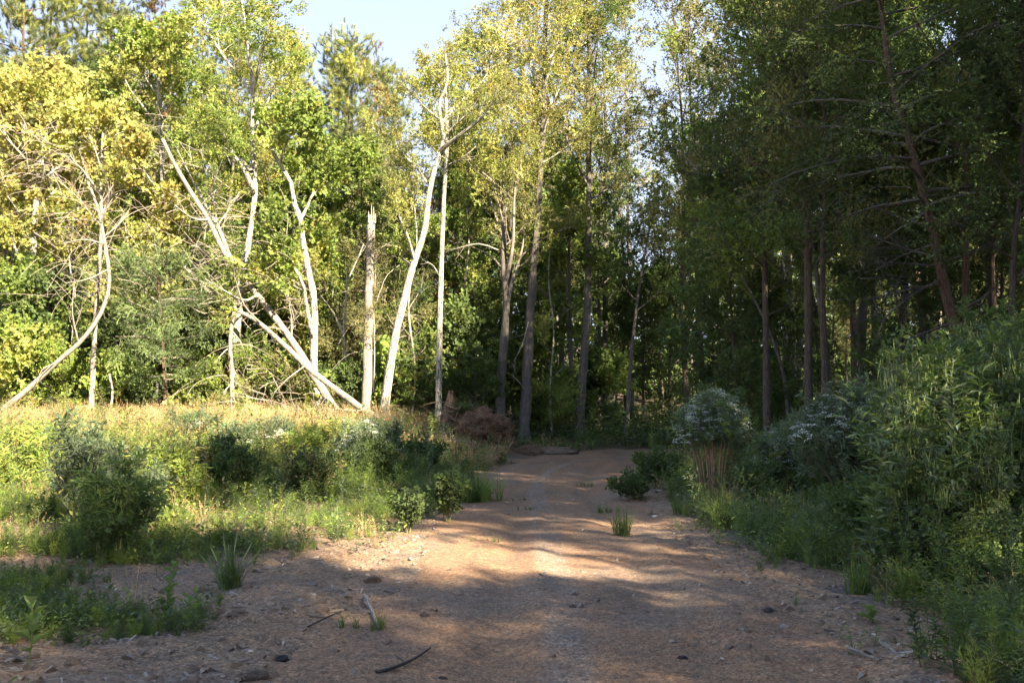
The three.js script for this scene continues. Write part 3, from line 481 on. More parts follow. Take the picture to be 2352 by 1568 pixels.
row([[10, 52, -260, 330, 'pine', 'sun', 'pine', 1150, 0.3], [90, 54, -240, 300, 'pine', 'sun', 'pine', 1100, 0.3], [160, 57, -200, 290, 'pine', 'sun', 'pine', 1050, 0.3], [235, 55, -110, 250, 'pine', 'sun', 'pine', 950, 0.3], [330, 60, -100, 250, 'pine', 'rust', 'pine', 850, 0.3], [430, 62, -110, 230, 'pine', 'sun', 'pine', 750, 0.3], [540, 60, -20, 200, 'pine', 'sun', 'pine', 700, 0.3], [690, 58, 60, 210, 'pine', 'sun', 'pine', 900, 0.2], [745, 60, 75, 210, 'pine', 'sun', 'pine', 880, 0.2], [808, 56, 45, 220, 'pine', 'sun', 'pine', 1000, 0.2], [872, 59, 110, 200, 'pine', 'rust', 'pine', 880, 0.2], [905, 63, 130, 130, 'pine', 'sun', 'pine', 700, 0.2], [1045, 50, 400, 120, 'rust', 'pine', 'pine', 380, 0.3], [640, 52, 330, 130, 'rust', 'pine', 'pine', 300, 0.3]],
  'pine behind the broadleaf crowns', { seed: 3000, name: 'pine_tree', category: 'pine', group: 'pines at the back of the wood', over: { bark: 'red', shape: 'cone', rise: 0.25, up: 0.35, size: 1.3, jit: 0.7, droop: 0.5, limbs: 36, thick: 1.9 } });

// --- the shaded wood on the right
traced({ name: 'cedar_tree', label: 'leaning cedar with shaggy red bark and bare lower branches on the right', seed: 141, d: 19, bark: 'red', limbBark: 'grey', r0: 0.145, r1: 0.05, segs: 26, line: [[2212, 960], [2200, 800], [2186, 722], [2166, 640], [2150, 560], [2130, 478], [2104, 370, .2], [2080, 290, .3], [2050, 200, .5], [2030, 60, .8], [2010, -120, 1]],
  arms: [[2170, 650, 1990, 690], [2160, 610, 2010, 600], [2155, 590, 2000, 540], [2165, 640, 2020, 740], [2190, 740, 2060, 800], [2150, 560, 2010, 620], [2185, 720, 2290, 660], [2160, 600, 2290, 560], [2140, 520, 2000, 470], [2195, 770, 2110, 880]].map(([a, b, c, e], i) => ({ line: [[a, b], [lerp(a, c, .5), lerp(b, e, .4), -.4 + .3 * (i % 3)], [c, e, -.7 + .6 * (i % 3)]], r0: 0.026, bare: true, sub: 2 })),
  limbs: 30, from: 0.45, reach: 2.8, rise: 0.0, up: -0.3, n: 900, spray: 'cedar', pal: 'cedar', pal2: 'green', size: 0.9, jit: 0.4 });
traced({ name: 'shaded_tree', label: 'dark straight trunk right of the flowering bush with leaves climbing it', seed: 142, d: 23, bark: 'brown', r0: 0.14, r1: 0.06, line: [[1858, 1000], [1857, 860], [1859, 720], [1856, 560], [1850, 380], [1846, 120], [1840, -150]], limbs: 14, from: 0.42, reach: 3, n: 420, spray: 'oval', pal: 'dark', pal2: 'green' });
traced({ name: 'shaded_tree', label: 'slim grey trunk leaning right beside the dark straight trunk', seed: 143, d: 24, bark: 'grey', r0: 0.1, r1: 0.04, line: [[1915, 1000], [1903, 860], [1888, 720], [1874, 610], [1866, 520], [1850, 300], [1830, 40]], limbs: 12, from: 0.5, reach: 2.6, n: 300, spray: 'oval', pal: 'green', pal2: 'olive' });
traced({ name: 'shaded_tree', label: 'dark trunk in the gloom midway between the straight trunk and the cedar', seed: 144, d: 25, bark: 'brown', r0: 0.12, r1: 0.05, line: [[1962, 1000], [1964, 820], [1960, 680], [1968, 520], [1966, 300], [1960, 0]], limbs: 12, from: 0.45, reach: 2.8, n: 300, spray: 'oval', pal: 'dark', pal2: 'green' });
traced({ name: 'shaded_tree', label: 'slim crooked grey trunk just left of the cedar\'s bare branches', seed: 145, d: 24.2, bark: 'grey', r0: 0.08, r1: 0.03, line: [[1975, 990], [1978, 840], [1970, 760], [1985, 640], [1976, 560], [1990, 380]], limbs: 8, from: 0.55, reach: 2, n: 200, spray: 'oval', pal: 'green' });
traced({ name: 'shaded_tree', label: 'straight brown trunk immediately right of the leaning cedar', seed: 146, d: 21, bark: 'red', r0: 0.11, r1: 0.05, line: [[2222, 930], [2220, 720], [2219, 600], [2222, 420], [2216, 200], [2210, -120]], limbs: 15, from: 0.4, reach: 3, n: 420, spray: 'cedar', pal: 'cedar', pal2: 'green' });
traced({ name: 'shaded_tree', label: 'thin trunk seen through the cedar\'s bare lower branches', seed: 147, d: 23, bark: 'brown', r0: 0.09, r1: 0.04, line: [[2140, 960], [2132, 800], [2124, 660], [2120, 520], [2125, 250]], limbs: 9, from: 0.5, reach: 2.2, n: 260, spray: 'oval', pal: 'dark' });
traced({ name: 'leaning_sapling', label: 'thin pale sapling leaning left through the shaded leaves', seed: 148, d: 25.5, bark: 'grey', r0: 0.06, r1: 0.025, line: [[1815, 985], [1800, 860], [1762, 745], [1720, 660], [1688, 590], [1660, 540]], limbs: 7, from: 0.4, reach: 1.4, n: 150, spray: 'oval', pal: 'lime' });
traced({ name: 'leaning_tree', label: 'bare grey limb slanting across the sky gap from the right-hand trees', seed: 149, d: 28, bark: 'grey', limbBark: 'dead', r0: 0.17, r1: 0.05, line: [[1905, 1000], [1880, 760], [1830, 580], [1742, 475, -.3], [1655, 422, -.6], [1560, 392, -1]], limbs: 10, from: 0.62, reach: 1.9, n: 230, spray: 'oval', pal: 'green', bare: 0.35 });
traced({ name: 'pale_tree', label: 'pale many-branched tree with whitish upright limbs at the top right of the sky gap', seed: 150, d: 30, bark: 'pale', limbBark: 'pale', r0: 0.2, r1: 0.05, line: [[1820, 1000], [1815, 700], [1790, 450], [1765, 260], [1750, 120], [1735, -40]], arms: [{ line: [[1790, 330], [1740, 240, -.4], [1690, 190, -.8], [1660, 140, -1]], r0: 0.07 }, { line: [[1765, 230], [1775, 120], [1800, 0]], r0: 0.06 }, { line: [[1760, 200], [1740, 90, .5], [1720, -30, .8]], r0: 0.06 }], limbs: 9, from: 0.55, reach: 2.6, n: 420, spray: 'oval', pal: 'olive', pal2: 'green', bare: 0.3 });
row([[1580, 40, -60, 230, 'olive', 'sun', 'oval', 430, 0.35], [1540, 44, 420, 190, 'dark', 'green', 'oval', 380, 0.1], [1620, 34, 20, 230, 'olive', 'lime', 'oval', 430, 0.35], [1660, 31, 560, 220, 'green', 'dark', 'oval', 420, 0.1], [1700, 27, 420, 260, 'green', 'dark', 'oval', 520, 0.15], [1760, 24.5, -120, 300, 'cedar', 'olive', 'cedar', 520, 0.35], [1900, 21.5, -150, 340, 'cedar', 'olive', 'cedar', 640, 0.4], [2010, 26, -100, 330, 'dark', 'green', 'oval', 330, 0.35], [2060, 22.5, 560, 250, 'dark', 'green', 'oval', 380, 0.08], [2290, 22, -150, 380, 'dark', 'green', 'oval', 400, 0.35], [2330, 17.5, -60, 360, 'dark', 'green', 'oval', 400, 0.3], [2310, 26, 420, 260, 'dark', 'green', 'oval', 420, 0.1], [1730, 30, 760, 200, 'dark', 'green', 'oval', 300, 0.05], [1800, 27, 700, 220, 'green', 'dark', 'oval', 330, 0.05], [1480, 43, 620, 190, 'dark', 'green', 'oval', 360, 0.1], [1440, 45, 330, 200, 'green', 'dark', 'oval', 380, 0.2]],
  'tree of the shaded right-hand wood', { seed: 4000, name: 'woodland_tree', category: 'tree', group: 'trees of the shaded wood', over: { bark: 'brown', jit: 0.5 } });

// ------------------------------------------------------------------ plain trees that repeat: the depth of the wood, and the trees beside and behind the camera whose shade lies on the road
const protos = [];
for (let k = 0; k < 5; k++) {
  const root = new THREE.Group(), r = rng(500 + k), H = [17.5, 16.5, 18.5, 17, 15.5][k];
  root.name = 'proto';
  growTree(root, { path: [V(0, 0, 0), V(r.in(-.3, .3), H * .35, r.in(-.3, .3)), V(r.in(-.7, .7), H * .7, r.in(-.7, .7)), V(r.in(-.8, .8), H, r.in(-.8, .8))], r0: 0.15, r1: 0.03, limbs: 17, from: 0.32, reach: 3.1, n: 900, spray: ['oval', 'maple', 'oval', 'cedar', 'oval'][k], pal: ['green', 'green', 'dark', 'cedar', 'olive'][k], pal2: ['olive', 'lime', 'green', 'green', 'green'][k], bark: ['grey', 'brown', 'grey', 'red', 'grey'][k], seed: 510 + k, jit: 0.55 });
  protos.push(root);
}
{
  const root = new THREE.Group(); root.name = 'proto';
  growTree(root, { path: [V(0, 0, 0), V(.2, 6, -.1), V(-.1, 12, .2), V(.2, 18, 0)], r0: 0.15, r1: 0.03, limbs: 11, from: 0.8, reach: 2.5, n: 420, spray: 'oval', pal: 'green', pal2: 'olive', bark: 'grey', seed: 533, jit: 0.5 });
  protos.push(root);
}
function clones(spots, label, group, name) {
  const r = rng(group.length * 31 + 7);
  for (const [x, d, s = 1, k] of spots) {
    const o = protos[k ?? Math.floor(r() * 5)].clone(); o.name = numbered(name); tag(o, label, 'tree', group);
    o.position.set(x, groundY(x, d) - 0.08, -d); o.rotation.y = r() * 6.28; o.scale.setScalar(s); scene.add(o);
  }
}
{
  const r = rng(900), back = [];
  for (let k = 0; k < 400 && back.length < 74; k++) {
    const d = r.in(47, 78), x = r.in(-0.62, 0.62) * d;
    if (back.some(([a, b]) => Math.hypot(a - x, b - d) < 3.2)) continue;
    const px = 1176 + x / d * F, sky = px > 600 && px < 1060 ? 0.74 : px > 1400 && px < 1580 ? 0.6 : px > 1850 ? 0.72 : 0.95;
    back.push([x, d, sky * r.in(0.9, 1.1)]);
  }
  clones(back, 'plain tree standing deep in the wood behind the front trees', 'trees deep in the wood', 'background_tree');
  const inner = [];
  for (let k = 0; k < 300 && inner.length < 14; k++) { const d = r.in(27, 46), x = r.in(9.5, 26); if (x > 0.5 * d + 4 || inner.some(([a, b]) => Math.hypot(a - x, b - d) < 3)) continue; inner.push([x, d, r.in(0.9, 1.05)]); }
  clones(inner, 'dark tree crowded inside the shaded wood on the right', 'trees inside the right-hand wood', 'background_tree');
}
{
  // a strip of wood along the right of the road and behind the camera; taller away from the road, thinner along one lane where sun reaches the road
  const r = rng(905), spots = [], lit = [[-0.6, 9.7], [0.6, 11], [2, 11.4], [1.2, 22.5]];
  const shades = (x, d, sc, from) => lit.some(([a, b]) => {      // does that crown stand between the sun and one of the sunlit spots on the road
    const s = (x - a) * Math.sin(SUN_AZ) - (d - b) * Math.cos(SUN_AZ), side = Math.abs((x - a) * Math.cos(SUN_AZ) + (d - b) * Math.sin(SUN_AZ)), h = s * Math.tan(SUN_EL);
    return side < 1.45 * sc && h > 17.5 * sc * from - 0.5 && h < 18.2 * sc + 0.5;
  });
  for (let k = 0; k < 4000 && spots.length < 86; k++) {
    const d = r.in(-32, 24), x = r.in(9, 32);
    if (x < 0.52 * d + 3.4 || x < 9.4) continue;
    const scale = (x < 12 ? 0.84 : d > 7 ? (x < 13 ? 0.9 : 1.07) : x < 14.5 ? 0.92 : 1.03) * r.in(0.96, 1.04);
    if (shades(x, d, scale, 0.3)) continue;
    const gap = d > 7 ? 2.9 : x < 16 ? 2.3 : 3.2;
    if (spots.some(([a, b]) => Math.hypot(a - x, b - d) < gap)) continue;
    spots.push([x, d, scale]);
  }
  spots.push([9.8, -0.4, 0.36], [11.6, -2.6, 0.42], [8.6, 1.2, 0.34], [8.2, 4.2, 0.36], [7.6, -2.5, 0.36], [12.6, -7.2, 0.88], [11.5, -5.2, 0.66], [10.2, -3.2, 0.47], [10.4, -0.3, 0.7, 5], [9.6, 1.6, 0.62, 5], [11.9, -1.6, 0.98, 5], [13.3, -4.6, 1.04, 5], [15.6, -6.0, 1.12, 5]);
  for (let k = spots.length - 1; k >= 0; k--) if (shades(...spots[k].slice(0, 3), spots[k][3] === 5 ? 0.78 : 0.3)) spots.splice(k, 1);
  clones(spots, 'tree on the right beside or behind the camera that shades the road', 'roadside trees that shade the road', 'roadside_tree');
}

// the far-off wood that closes every gap between the trunks
{
  const r = rng(71), ms = [], cs = [], root = thing('distant_woodland', 'dark mass of far-off woodland seen between the trunks', 'woodland'); root.userData.kind = 'stuff';
  for (let k = 0; k < 14000; k++) {
    const d = r.in(70, 96), x = r.in(-0.75, 0.75) * d, top = 17 * (0.85 + 0.3 * noise(x * 0.12, 2)), px = 1176 + x / d * F, gap = px > 1400 && px < 1600 ? 0.7 : px > 600 && px < 1080 ? 0.8 : 1;
    const y = groundY(x, d) + (top - (d - 66) * 0.13) * gap * Math.pow(r(), 1.5) + 0.4;
    ms.push(sprayMatrix(V(x, y, -d), ball(r), r.in(0.9, 1.7), r)); cs.push(pickCol(r() < 0.5 ? 'green' : 'dark', r));
  }
  copies('foliage', SPRAY.large[0], leafMat, ms, cs, root);
}

// ------------------------------------------------------------------ ground plants
function tuft(seed, n, L, w, lean, heads) {                 // grass blades fanning from one crown
  const r = rng(seed), out = [];
  for (let k = 0; k < n; k++) {
    const th = r() * 6.283, e = lean * Math.sqrt(r()), l = L * r.in(0.55, 1.1), b = V(r.in(-0.05, 0.05), 0, r.in(-0.05, 0.05)), s = V(-Math.sin(th), 0, Math.cos(th)), c = tone(r, 0.28, 0.1);
    const P = [0, 0.4, 0.75, 1].map((u) => { const a = e * (0.4 + 1.1 * u); return b.clone().add(V(Math.cos(th) * Math.sin(a) * u * l, Math.cos(a) * u * l, Math.sin(th) * Math.sin(a) * u * l)); });
    const W = [w, w * 0.9, w * 0.6, 0.0004].map((v) => v * r.in(0.8, 1.2)), q = (i, g) => [P[i].x + s.x * W[i] * g, P[i].y, P[i].z + s.z * W[i] * g];
    for (let i = 0; i < 3; i++) out.push([i < 2 ? [q(i, -1), q(i, 1), q(i + 1, 1), q(i + 1, -1)] : [q(i, -1), q(i, 1), q(3, 0)], c]);
    if (heads && r() < heads) for (let j = 0; j < 7; j++) { const p = P[2].clone().lerp(P[3], j / 6), a = ball(r).multiplyScalar(0.02); out.push([[[p.x, p.y, p.z], [p.x + a.x, p.y + 0.018, p.z + a.z], [p.x + a.z, p.y + 0.012, p.z - a.x]], [c[0] * 1.3, c[1] * 1.1, c[2]]]); }
  }
  return fromFaces(out);
}
function plume(seed, n, H, L, w) {                         // upright stem hidden in threadlike leaves
  const r = rng(seed), out = [], st = [];
  for (let k = 0; k < 4; k++) { const th = r() * 6.28, e = r.in(0, 0.5); st.push(V(Math.sin(e) * Math.cos(th), Math.cos(e), Math.sin(e) * Math.sin(th)).multiplyScalar(H * r.in(0.6, 1))); }
  for (const s of st) out.push([[[-0.003, 0, 0], [0.003, 0, 0], [s.x, s.y, s.z]], [0.9, 0.8, 0.8]]);
  for (let k = 0; k < n; k++) {
    const s = st[k % 4], u = r.in(0.08, 1), p = s.clone().multiplyScalar(u), th = r() * 6.283, e = r.in(0.2, 1.2), a = V(Math.cos(th) * Math.sin(e), Math.cos(e), Math.sin(th) * Math.sin(e)), l = L * (1.25 - 0.7 * u) * r.in(0.6, 1.2), q = V(-Math.sin(th), 0.3, Math.cos(th)).multiplyScalar(w);
    const m = p.clone().addScaledVector(a, l * 0.5), t = p.clone().addScaledVector(a, l); t.y -= 0.1 * l;
    out.push([[[p.x, p.y, p.z], [m.x + q.x, m.y + q.y, m.z + q.z], [t.x, t.y, t.z], [m.x - q.x, m.y - q.y, m.z - q.z]], tone(r, 0.3, 0.1)]);
  }
  return fromFaces(out);
}
function rosette(seed, n, R, Lr) {                          // low weed: a few leafy stems
  const r = rng(seed), out = [];
  for (let k = 0; k < n; k++) {
    const th = r() * 6.283, q = r.in(0.02, R), p = V(Math.cos(th) * q, r.in(0.02, R * 0.9), Math.sin(th) * q), ax = V(Math.cos(th) + r.in(-.6, .6), r.in(-0.2, 0.7), Math.sin(th) + r.in(-.6, .6)).normalize();
    const side = V(0, 1, 0).cross(ax).add(ball(r).multiplyScalar(0.4)).normalize(), nor = ax.clone().cross(side), s = r.in(Lr[0], Lr[1]);
    leaf(out, p, ax, side, nor, s, s * r.in(0.35, 0.6), r.in(0, 0.3), tone(r));
    if (k % 3 === 0) out.push([[[-0.003, 0, 0], [0.003, 0, 0], [p.x, p.y, p.z]], [1, 0.8, 0.8]]);
  }
  return fromFaces(out);
}
const GRASS = [tuft(1, 26, 0.42, 0.0042, 0.75), tuft(2, 26, 0.5, 0.004, 0.9), tuft(3, 22, 0.36, 0.005, 0.6)];
const DRY = [tuft(5, 22, 0.62, 0.0032, 0.6, 0.8), tuft(6, 22, 0.55, 0.0035, 0.8, 0.7)];
const WEED = [rosette(7, 26, 0.24, [0.035, 0.085]), rosette(8, 30, 0.2, [0.03, 0.07])];
const PLUME = [plume(9, 190, 0.6, 0.14, 0.0032), plume(10, 190, 0.5, 0.15, 0.003)];
function scatter(name, label, category, geos, material, count, seed, prob, size, pal, opts = {}) {
  const r = rng(seed), per = geos.map(() => [[], []]), root = thing(name, label, category); root.userData.kind = 'stuff';
  const d0 = opts.d0 ?? 3.6, d1 = opts.d1 ?? 42; let made = 0;
  for (let k = 0; k < count * 12 && made < count; k++) {
    const d = d0 * Math.pow(d1 / d0, r()), x = r.in(-0.6, 0.6) * d + r.in(-0.6, 0.6);
    if (r() > prob(x, d)) continue;
    const i = Math.floor(r() * geos.length), s = size(d, x, r), y = groundY(x, d) - 0.015;
    tmpQ.setFromEuler(new THREE.Euler(r.in(-0.2, 0.2), r() * 6.283, r.in(-0.2, 0.2)));
    per[i][0].push(new THREE.Matrix4().compose(V(x, y, -d), tmpQ, V(s, s * r.in(0.8, 1.25), s))); per[i][1].push(pickCol(pal(x, d, r), r)); made++;
  }
  geos.forEach((g, i) => { if (per[i][0].length) copies('clumps', g, material, per[i][0], per[i][1], root); });
}
const sideL = (x, d) => edges(Math.min(d, 34))[0] - x, sideR = (x, d) => x - edges(Math.min(d, 34))[1];
const low = (x, d) => { const sl = sideL(x, d); return sl > 0 ? lerp(1, 0.6, sstep(5, 3, sl) * sstep(19, 14, d)) : 1; };
const off = (x, d) => 1 - roadness(x, d);
const patch = (x, d, f = 0.5, z = 0) => fbm(x * f + z, d * f - z, 3);
// how thickly plants stand: thin by the road at the lower left, thick farther back and on the right
function cover(x, d) {
  if (off(x, d) < 0.6 || (d > 29.5 && d < 34 && Math.abs(x + 0.9) < 1.5)) return 0;
  const sl = sideL(x, d), sr = sideR(x, d);
  if (d > 33.8) return 1;
  if (sl > 0) { const near = sstep(18, 9.5, d), p = patch(x, d, 0.55, 2); return clamp(lerp(1, sstep(1.2, 3.2, sl + 2.8 * p) * (0.24 + 1.8 * p), near)) * sstep(0.0, 0.7, sl + 0.6 * p); }
  const bare = Math.exp(-(((x - 2.75) / 0.35) ** 2 + ((d - 7.9) / 0.8) ** 2)); return clamp(sstep(0.25, 1.5, sr + 1.6 * patch(x, d, 0.9, 5)) - 1.2 * bare);
}
scatter('green_grass', 'green grass growing over the verges and the clearing', 'grass', GRASS, leafMat, 8500, 11, (x, d) => cover(x, d) * clamp(0.55 + 1.9 * patch(x, d, 0.42, 7)), (d, x, r) => r.in(0.5, 1.0) * lerp(0.7, 1.4, sstep(5, 30, d)) * clamp(0.85 + 1.5 * patch(x, d, 0.7, 3), 0.35, 1.6) * (sideR(x, d) > 0 && d < 30 ? 1.15 : 1) * low(x, d), (x, d, r) => sideL(x, d) > 3 && d > 9 ? r.pick(['lime', 'lime', 'green', 'sun']) : r.pick(sideR(x, d) > 0 && d < 26 ? ['lime', 'green', 'lime', 'feather'] : ['green', 'green', 'lime', 'dark']));
scatter('dry_grass', 'dry tan grass among the weeds', 'grass', DRY, leafMat, 2600, 12, (x, d) => cover(x, d) * clamp(-0.05 + (sideL(x, d) > 0 ? sstep(18, 31, d) * 0.9 : 0.1) + 0.8 * patch(x, d, 0.35, 13)) * (d > 34 && x > 0 ? 0.15 : 1), (d, x, r) => r.in(0.6, 1.05) * lerp(0.6, 1.25, sstep(5, 30, d)), () => 'tan');
scatter('low_weeds', 'low leafy weeds covering the ground beside the road', 'weeds', WEED, leafMat, 7500, 13, (x, d) => cover(x, d) * clamp(0.55 + 1.2 * patch(x, d, 0.45, 21)), (d, x, r) => r.in(0.6, 1.25) * lerp(0.7, 1.9, sstep(6, 30, d)), (x, d, r) => sideL(x, d) > 3 && d > 10 ? r.pick(['lime', 'sun', 'green', 'olive']) : r.pick(['green', 'lime', 'dark', 'bone']));
scatter('feathery_weeds', 'threadlike feathery weeds in the left clearing', 'weeds', PLUME, needleMat, 3000, 14, (x, d) => sideL(x, d) > 0.6 ? cover(x, d) * clamp(0.5 + 1.6 * patch(x, d, 0.5, 33)) * sstep(26, 12, d) : 0.1 * cover(x, d), (d, x, r) => r.in(0.5, 1.0) * lerp(0.75, 1.4, sstep(5, 25, d)) * low(x, d), (x, d, r) => r.pick(['feather', 'lime', 'green']), { d1: 30 });
function stalk(seed, H, n, L, W) {                            // one upright weed: stem and narrow leaves all the way up
  const r = rng(seed), out = [], lean = V(r.in(-.12, .12), 1, r.in(-.12, .12));
  out.push([[[-0.005, 0, 0], [0.005, 0, 0], [lean.x * H, H, lean.z * H]], [0.95, 0.8, 0.7]], [[[0, 0, -0.005], [0, 0, 0.005], [lean.x * H, H, lean.z * H]], [0.95, 0.8, 0.7]]);
  for (let k = 0; k < n; k++) { const u = 0.12 + 0.88 * k / n, th = k * 2.4, p = lean.clone().multiplyScalar(u * H), ax = V(Math.cos(th), r.in(0.1, 0.8), Math.sin(th)).normalize(), side = V(0, 1, 0).cross(ax).normalize(), l = L * (1.2 - 0.7 * u) * r.in(0.7, 1.2); leaf(out, p, ax, side, ax.clone().cross(side), l, l * W, 0.25, tone(r)); }
  if (r() < 0.7) for (let k = 0; k < 3; k++) { const u = r.in(0.4, 0.8), th = r() * 6.28, b = lean.clone().multiplyScalar(u * H), a = V(Math.cos(th) * 0.6, 0.8, Math.sin(th) * 0.6); for (let q = 0; q < 9; q++) { const p = b.clone().addScaledVector(a, H * 0.3 * q / 9), ax = V(r.in(-1, 1), r.in(-.1, .7), r.in(-1, 1)).normalize(), side = V(0, 1, 0).cross(ax).normalize(); leaf(out, p, ax, side, ax.clone().cross(side), L * 0.7, L * 0.7 * W, 0.2, tone(r)); } }
  return fromFaces(out);
}
const STALKS = [stalk(1, 0.8, 34, 0.12, 0.2), stalk(2, 0.65, 28, 0.1, 0.26), stalk(3, 0.95, 40, 0.13, 0.18), stalk(4, 0.5, 22, 0.1, 0.5)];
scatter('weed_stalks', 'upright narrow-leaved weeds scattered through the grass', 'weeds', STALKS, leafMat, 1900, 16, (x, d) => cover(x, d) * (d > 34 ? 0.2 : 1) * clamp(0.25 + 1.7 * patch(x, d, 0.5, 51)), (d, x, r) => r.in(0.45, 1.15) * lerp(0.75, 1.2, sstep(6, 20, d)) * low(x, d), (x, d, r) => sideL(x, d) > 3 && d > 10 ? r.pick(['lime', 'sun', 'olive', 'bone', 'tan']) : r.pick(['green', 'lime', 'bone', 'dark']), { d1: 33 });
scatter('forest_undergrowth', 'low shaded undergrowth on the forest floor', 'undergrowth', [rosette(17, 34, 0.5, [0.08, 0.16])], leafMat, 2600, 15, (x, d) => (d > 36 ? 0.8 : sideR(x, d) > 6 ? 0.7 : 0), (d, x, r) => r.in(0.8, 2.2), (x, d, r) => r.pick(['green', 'dark', 'dark']), { d0: 14, d1: 70 });
// bits lying on the soil
const chipG = (() => { const g = new THREE.BoxGeometry(0.07, 0.006, 0.014); return g; })();
function pebble(seed) { const g = new THREE.IcosahedronGeometry(0.014, 0), p = g.attributes.position; for (let i = 0; i < p.count; i++) { const v = V().fromBufferAttribute(p, i), k = 1 + 0.5 * noise(v.x * 90 + seed, v.y * 90, v.z * 90); p.setXYZ(i, v.x * k, v.y * k * 0.6, v.z * k); } g.computeVertexNormals(); return g; }
PAL.stone = [C(0.36, 0.27, 0.2), C(0.45, 0.37, 0.3), C(0.26, 0.19, 0.14), C(0.6, 0.55, 0.48)];
PAL.chip = [C(0.2, 0.155, 0.12), C(0.3, 0.25, 0.2), C(0.12, 0.09, 0.07), C(0.4, 0.33, 0.25)];
const looseMat = mat('loose_bits', { color: 0xffffff, roughness: 0.95 });
scatter('gravel', 'small pebbles and crumbs of soil on the dirt road', 'gravel', [pebble(1), pebble(2), pebble(3)], looseMat, 7500, 21, (x, d) => 0.12 + 0.5 * roadness(x, d) * clamp(0.6 + 1.6 * patch(x, d, 1.2, 3)) + (Math.min(Math.abs(sideL(x, d)), Math.abs(sideR(x, d))) < 0.5 ? 0.5 : 0), (d, x, r) => r.in(0.45, 1.15) * (r() < 0.08 ? 2.2 : 1) * lerp(0.9, 1.7, sstep(6, 20, d)), () => 'stone', { d1: 26 });
scatter('wood_debris', 'broken twigs and bark chips strewn along the road edges', 'debris', [chipG, (() => { const g = new THREE.BoxGeometry(0.16, 0.009, 0.011); g.rotateY(0.4); return g; })()], looseMat, 6000, 22, (x, d) => { const sl = sideL(x, d), sr = sideR(x, d); return (sl > -0.2 && sl < 2.6 ? 0.9 : sr > 0.1 && sr < 2 ? 0.7 : 0.02) * clamp(0.4 + 1.5 * patch(x, d, 0.9, 41)); }, (d, x, r) => r.in(0.5, 1.7), () => 'chip', { d1: 20 });
PAL.clod = [C(0.36, 0.23, 0.14), C(0.42, 0.27, 0.16), C(0.28, 0.18, 0.115), C(0.33, 0.24, 0.165)];
scatter('soil_clods', 'crumbled clods of soil along the road edges', 'soil', [pebble(5), pebble(6), pebble(7)], mat('clod', { color: 0xffffff, roughness: 1, map: soilMap }), 5200, 24, (x, d) => { const sl = sideL(x, d), sr = sideR(x, d); return (Math.abs(sl) < 0.7 ? 0.9 : Math.abs(sr) < 0.6 ? 0.9 : sl > 0 && sl < 2.5 ? 0.4 : 0.015) * clamp(0.45 + 1.6 * patch(x, d, 0.8, 61)); }, (d, x, r) => r.in(0.8, 2.2) + (r() < 0.15 ? r.in(0.8, 3) : 0), () => 'clod', { d1: 26 });
scatter('fallen_leaves', 'scattered brown fallen leaves on the dirt road', 'leaves', [(() => { const o = []; leaf(o, V(0, 0.014, 0), V(1, 0, 0), V(0, 0, 1), V(0, 1, 0), 0.09, 0.06, 0.5, [1, 1, 1]); return fromFaces(o); })()], mat('dead_leaf', { color: 0xffffff, vertexColors: true, roughness: 0.9, side: THREE.DoubleSide }), 900, 23, (x, d) => 0.15 + 0.5 * off(x, d), (d, x, r) => r.in(0.5, 1.1), () => 'chip', { d1: 24 });

// ------------------------------------------------------------------ bushes and tall weeds, each a thing
function flowerHead(seed) { const r = rng(seed), out = []; for (let k = 0; k < 30; k++) { const a = r() * 6.28, q = Math.sqrt(r()) * 0.1, p = V(Math.cos(a) * q, 0.03 - q * q * 3 + r.in(-.012, .012), Math.sin(a) * q), s = r.in(0.006, 0.013), u = ball(r).normalize(), w = u.clone().cross(ball(r)).normalize(); const P = (i, j) => [p.x + (u.x * i + w.x * j) * s, p.y + (u.y * i + w.y * j) * s, p.z + (u.z * i + w.z * j) * s]; out.push([[P(-1, -1), P(1, -1), P(1, 1), P(-1, 1)], [1, 1, 1]]); } return fromFaces(out); }
const HEADS = flowerHead(3);
SPRAY.lance = [leafSpray(71, { n: 24, len: 0.34, L: [0.06, 0.11], W: 0.26 }), leafSpray(72, { n: 24, len: 0.34, L: [0.06, 0.1], W: 0.28 })];
SPRAY.round = [leafSpray(81, { n: 20, len: 0.26, L: [0.03, 0.055], W: 0.75, flat: 0.8 }), leafSpray(82, { n: 20, len: 0.26, L: [0.032, 0.058], W: 0.75, flat: 0.8 })];
SPRAY.ragweed = [leafSpray(91, { n: 26, len: 0.3, L: [0.045, 0.085], W: 0.42, flat: 0.8 }), leafSpray(92, { n: 26, len: 0.3, L: [0.045, 0.08], W: 0.45, lobes: true, flat: 0.8 })];
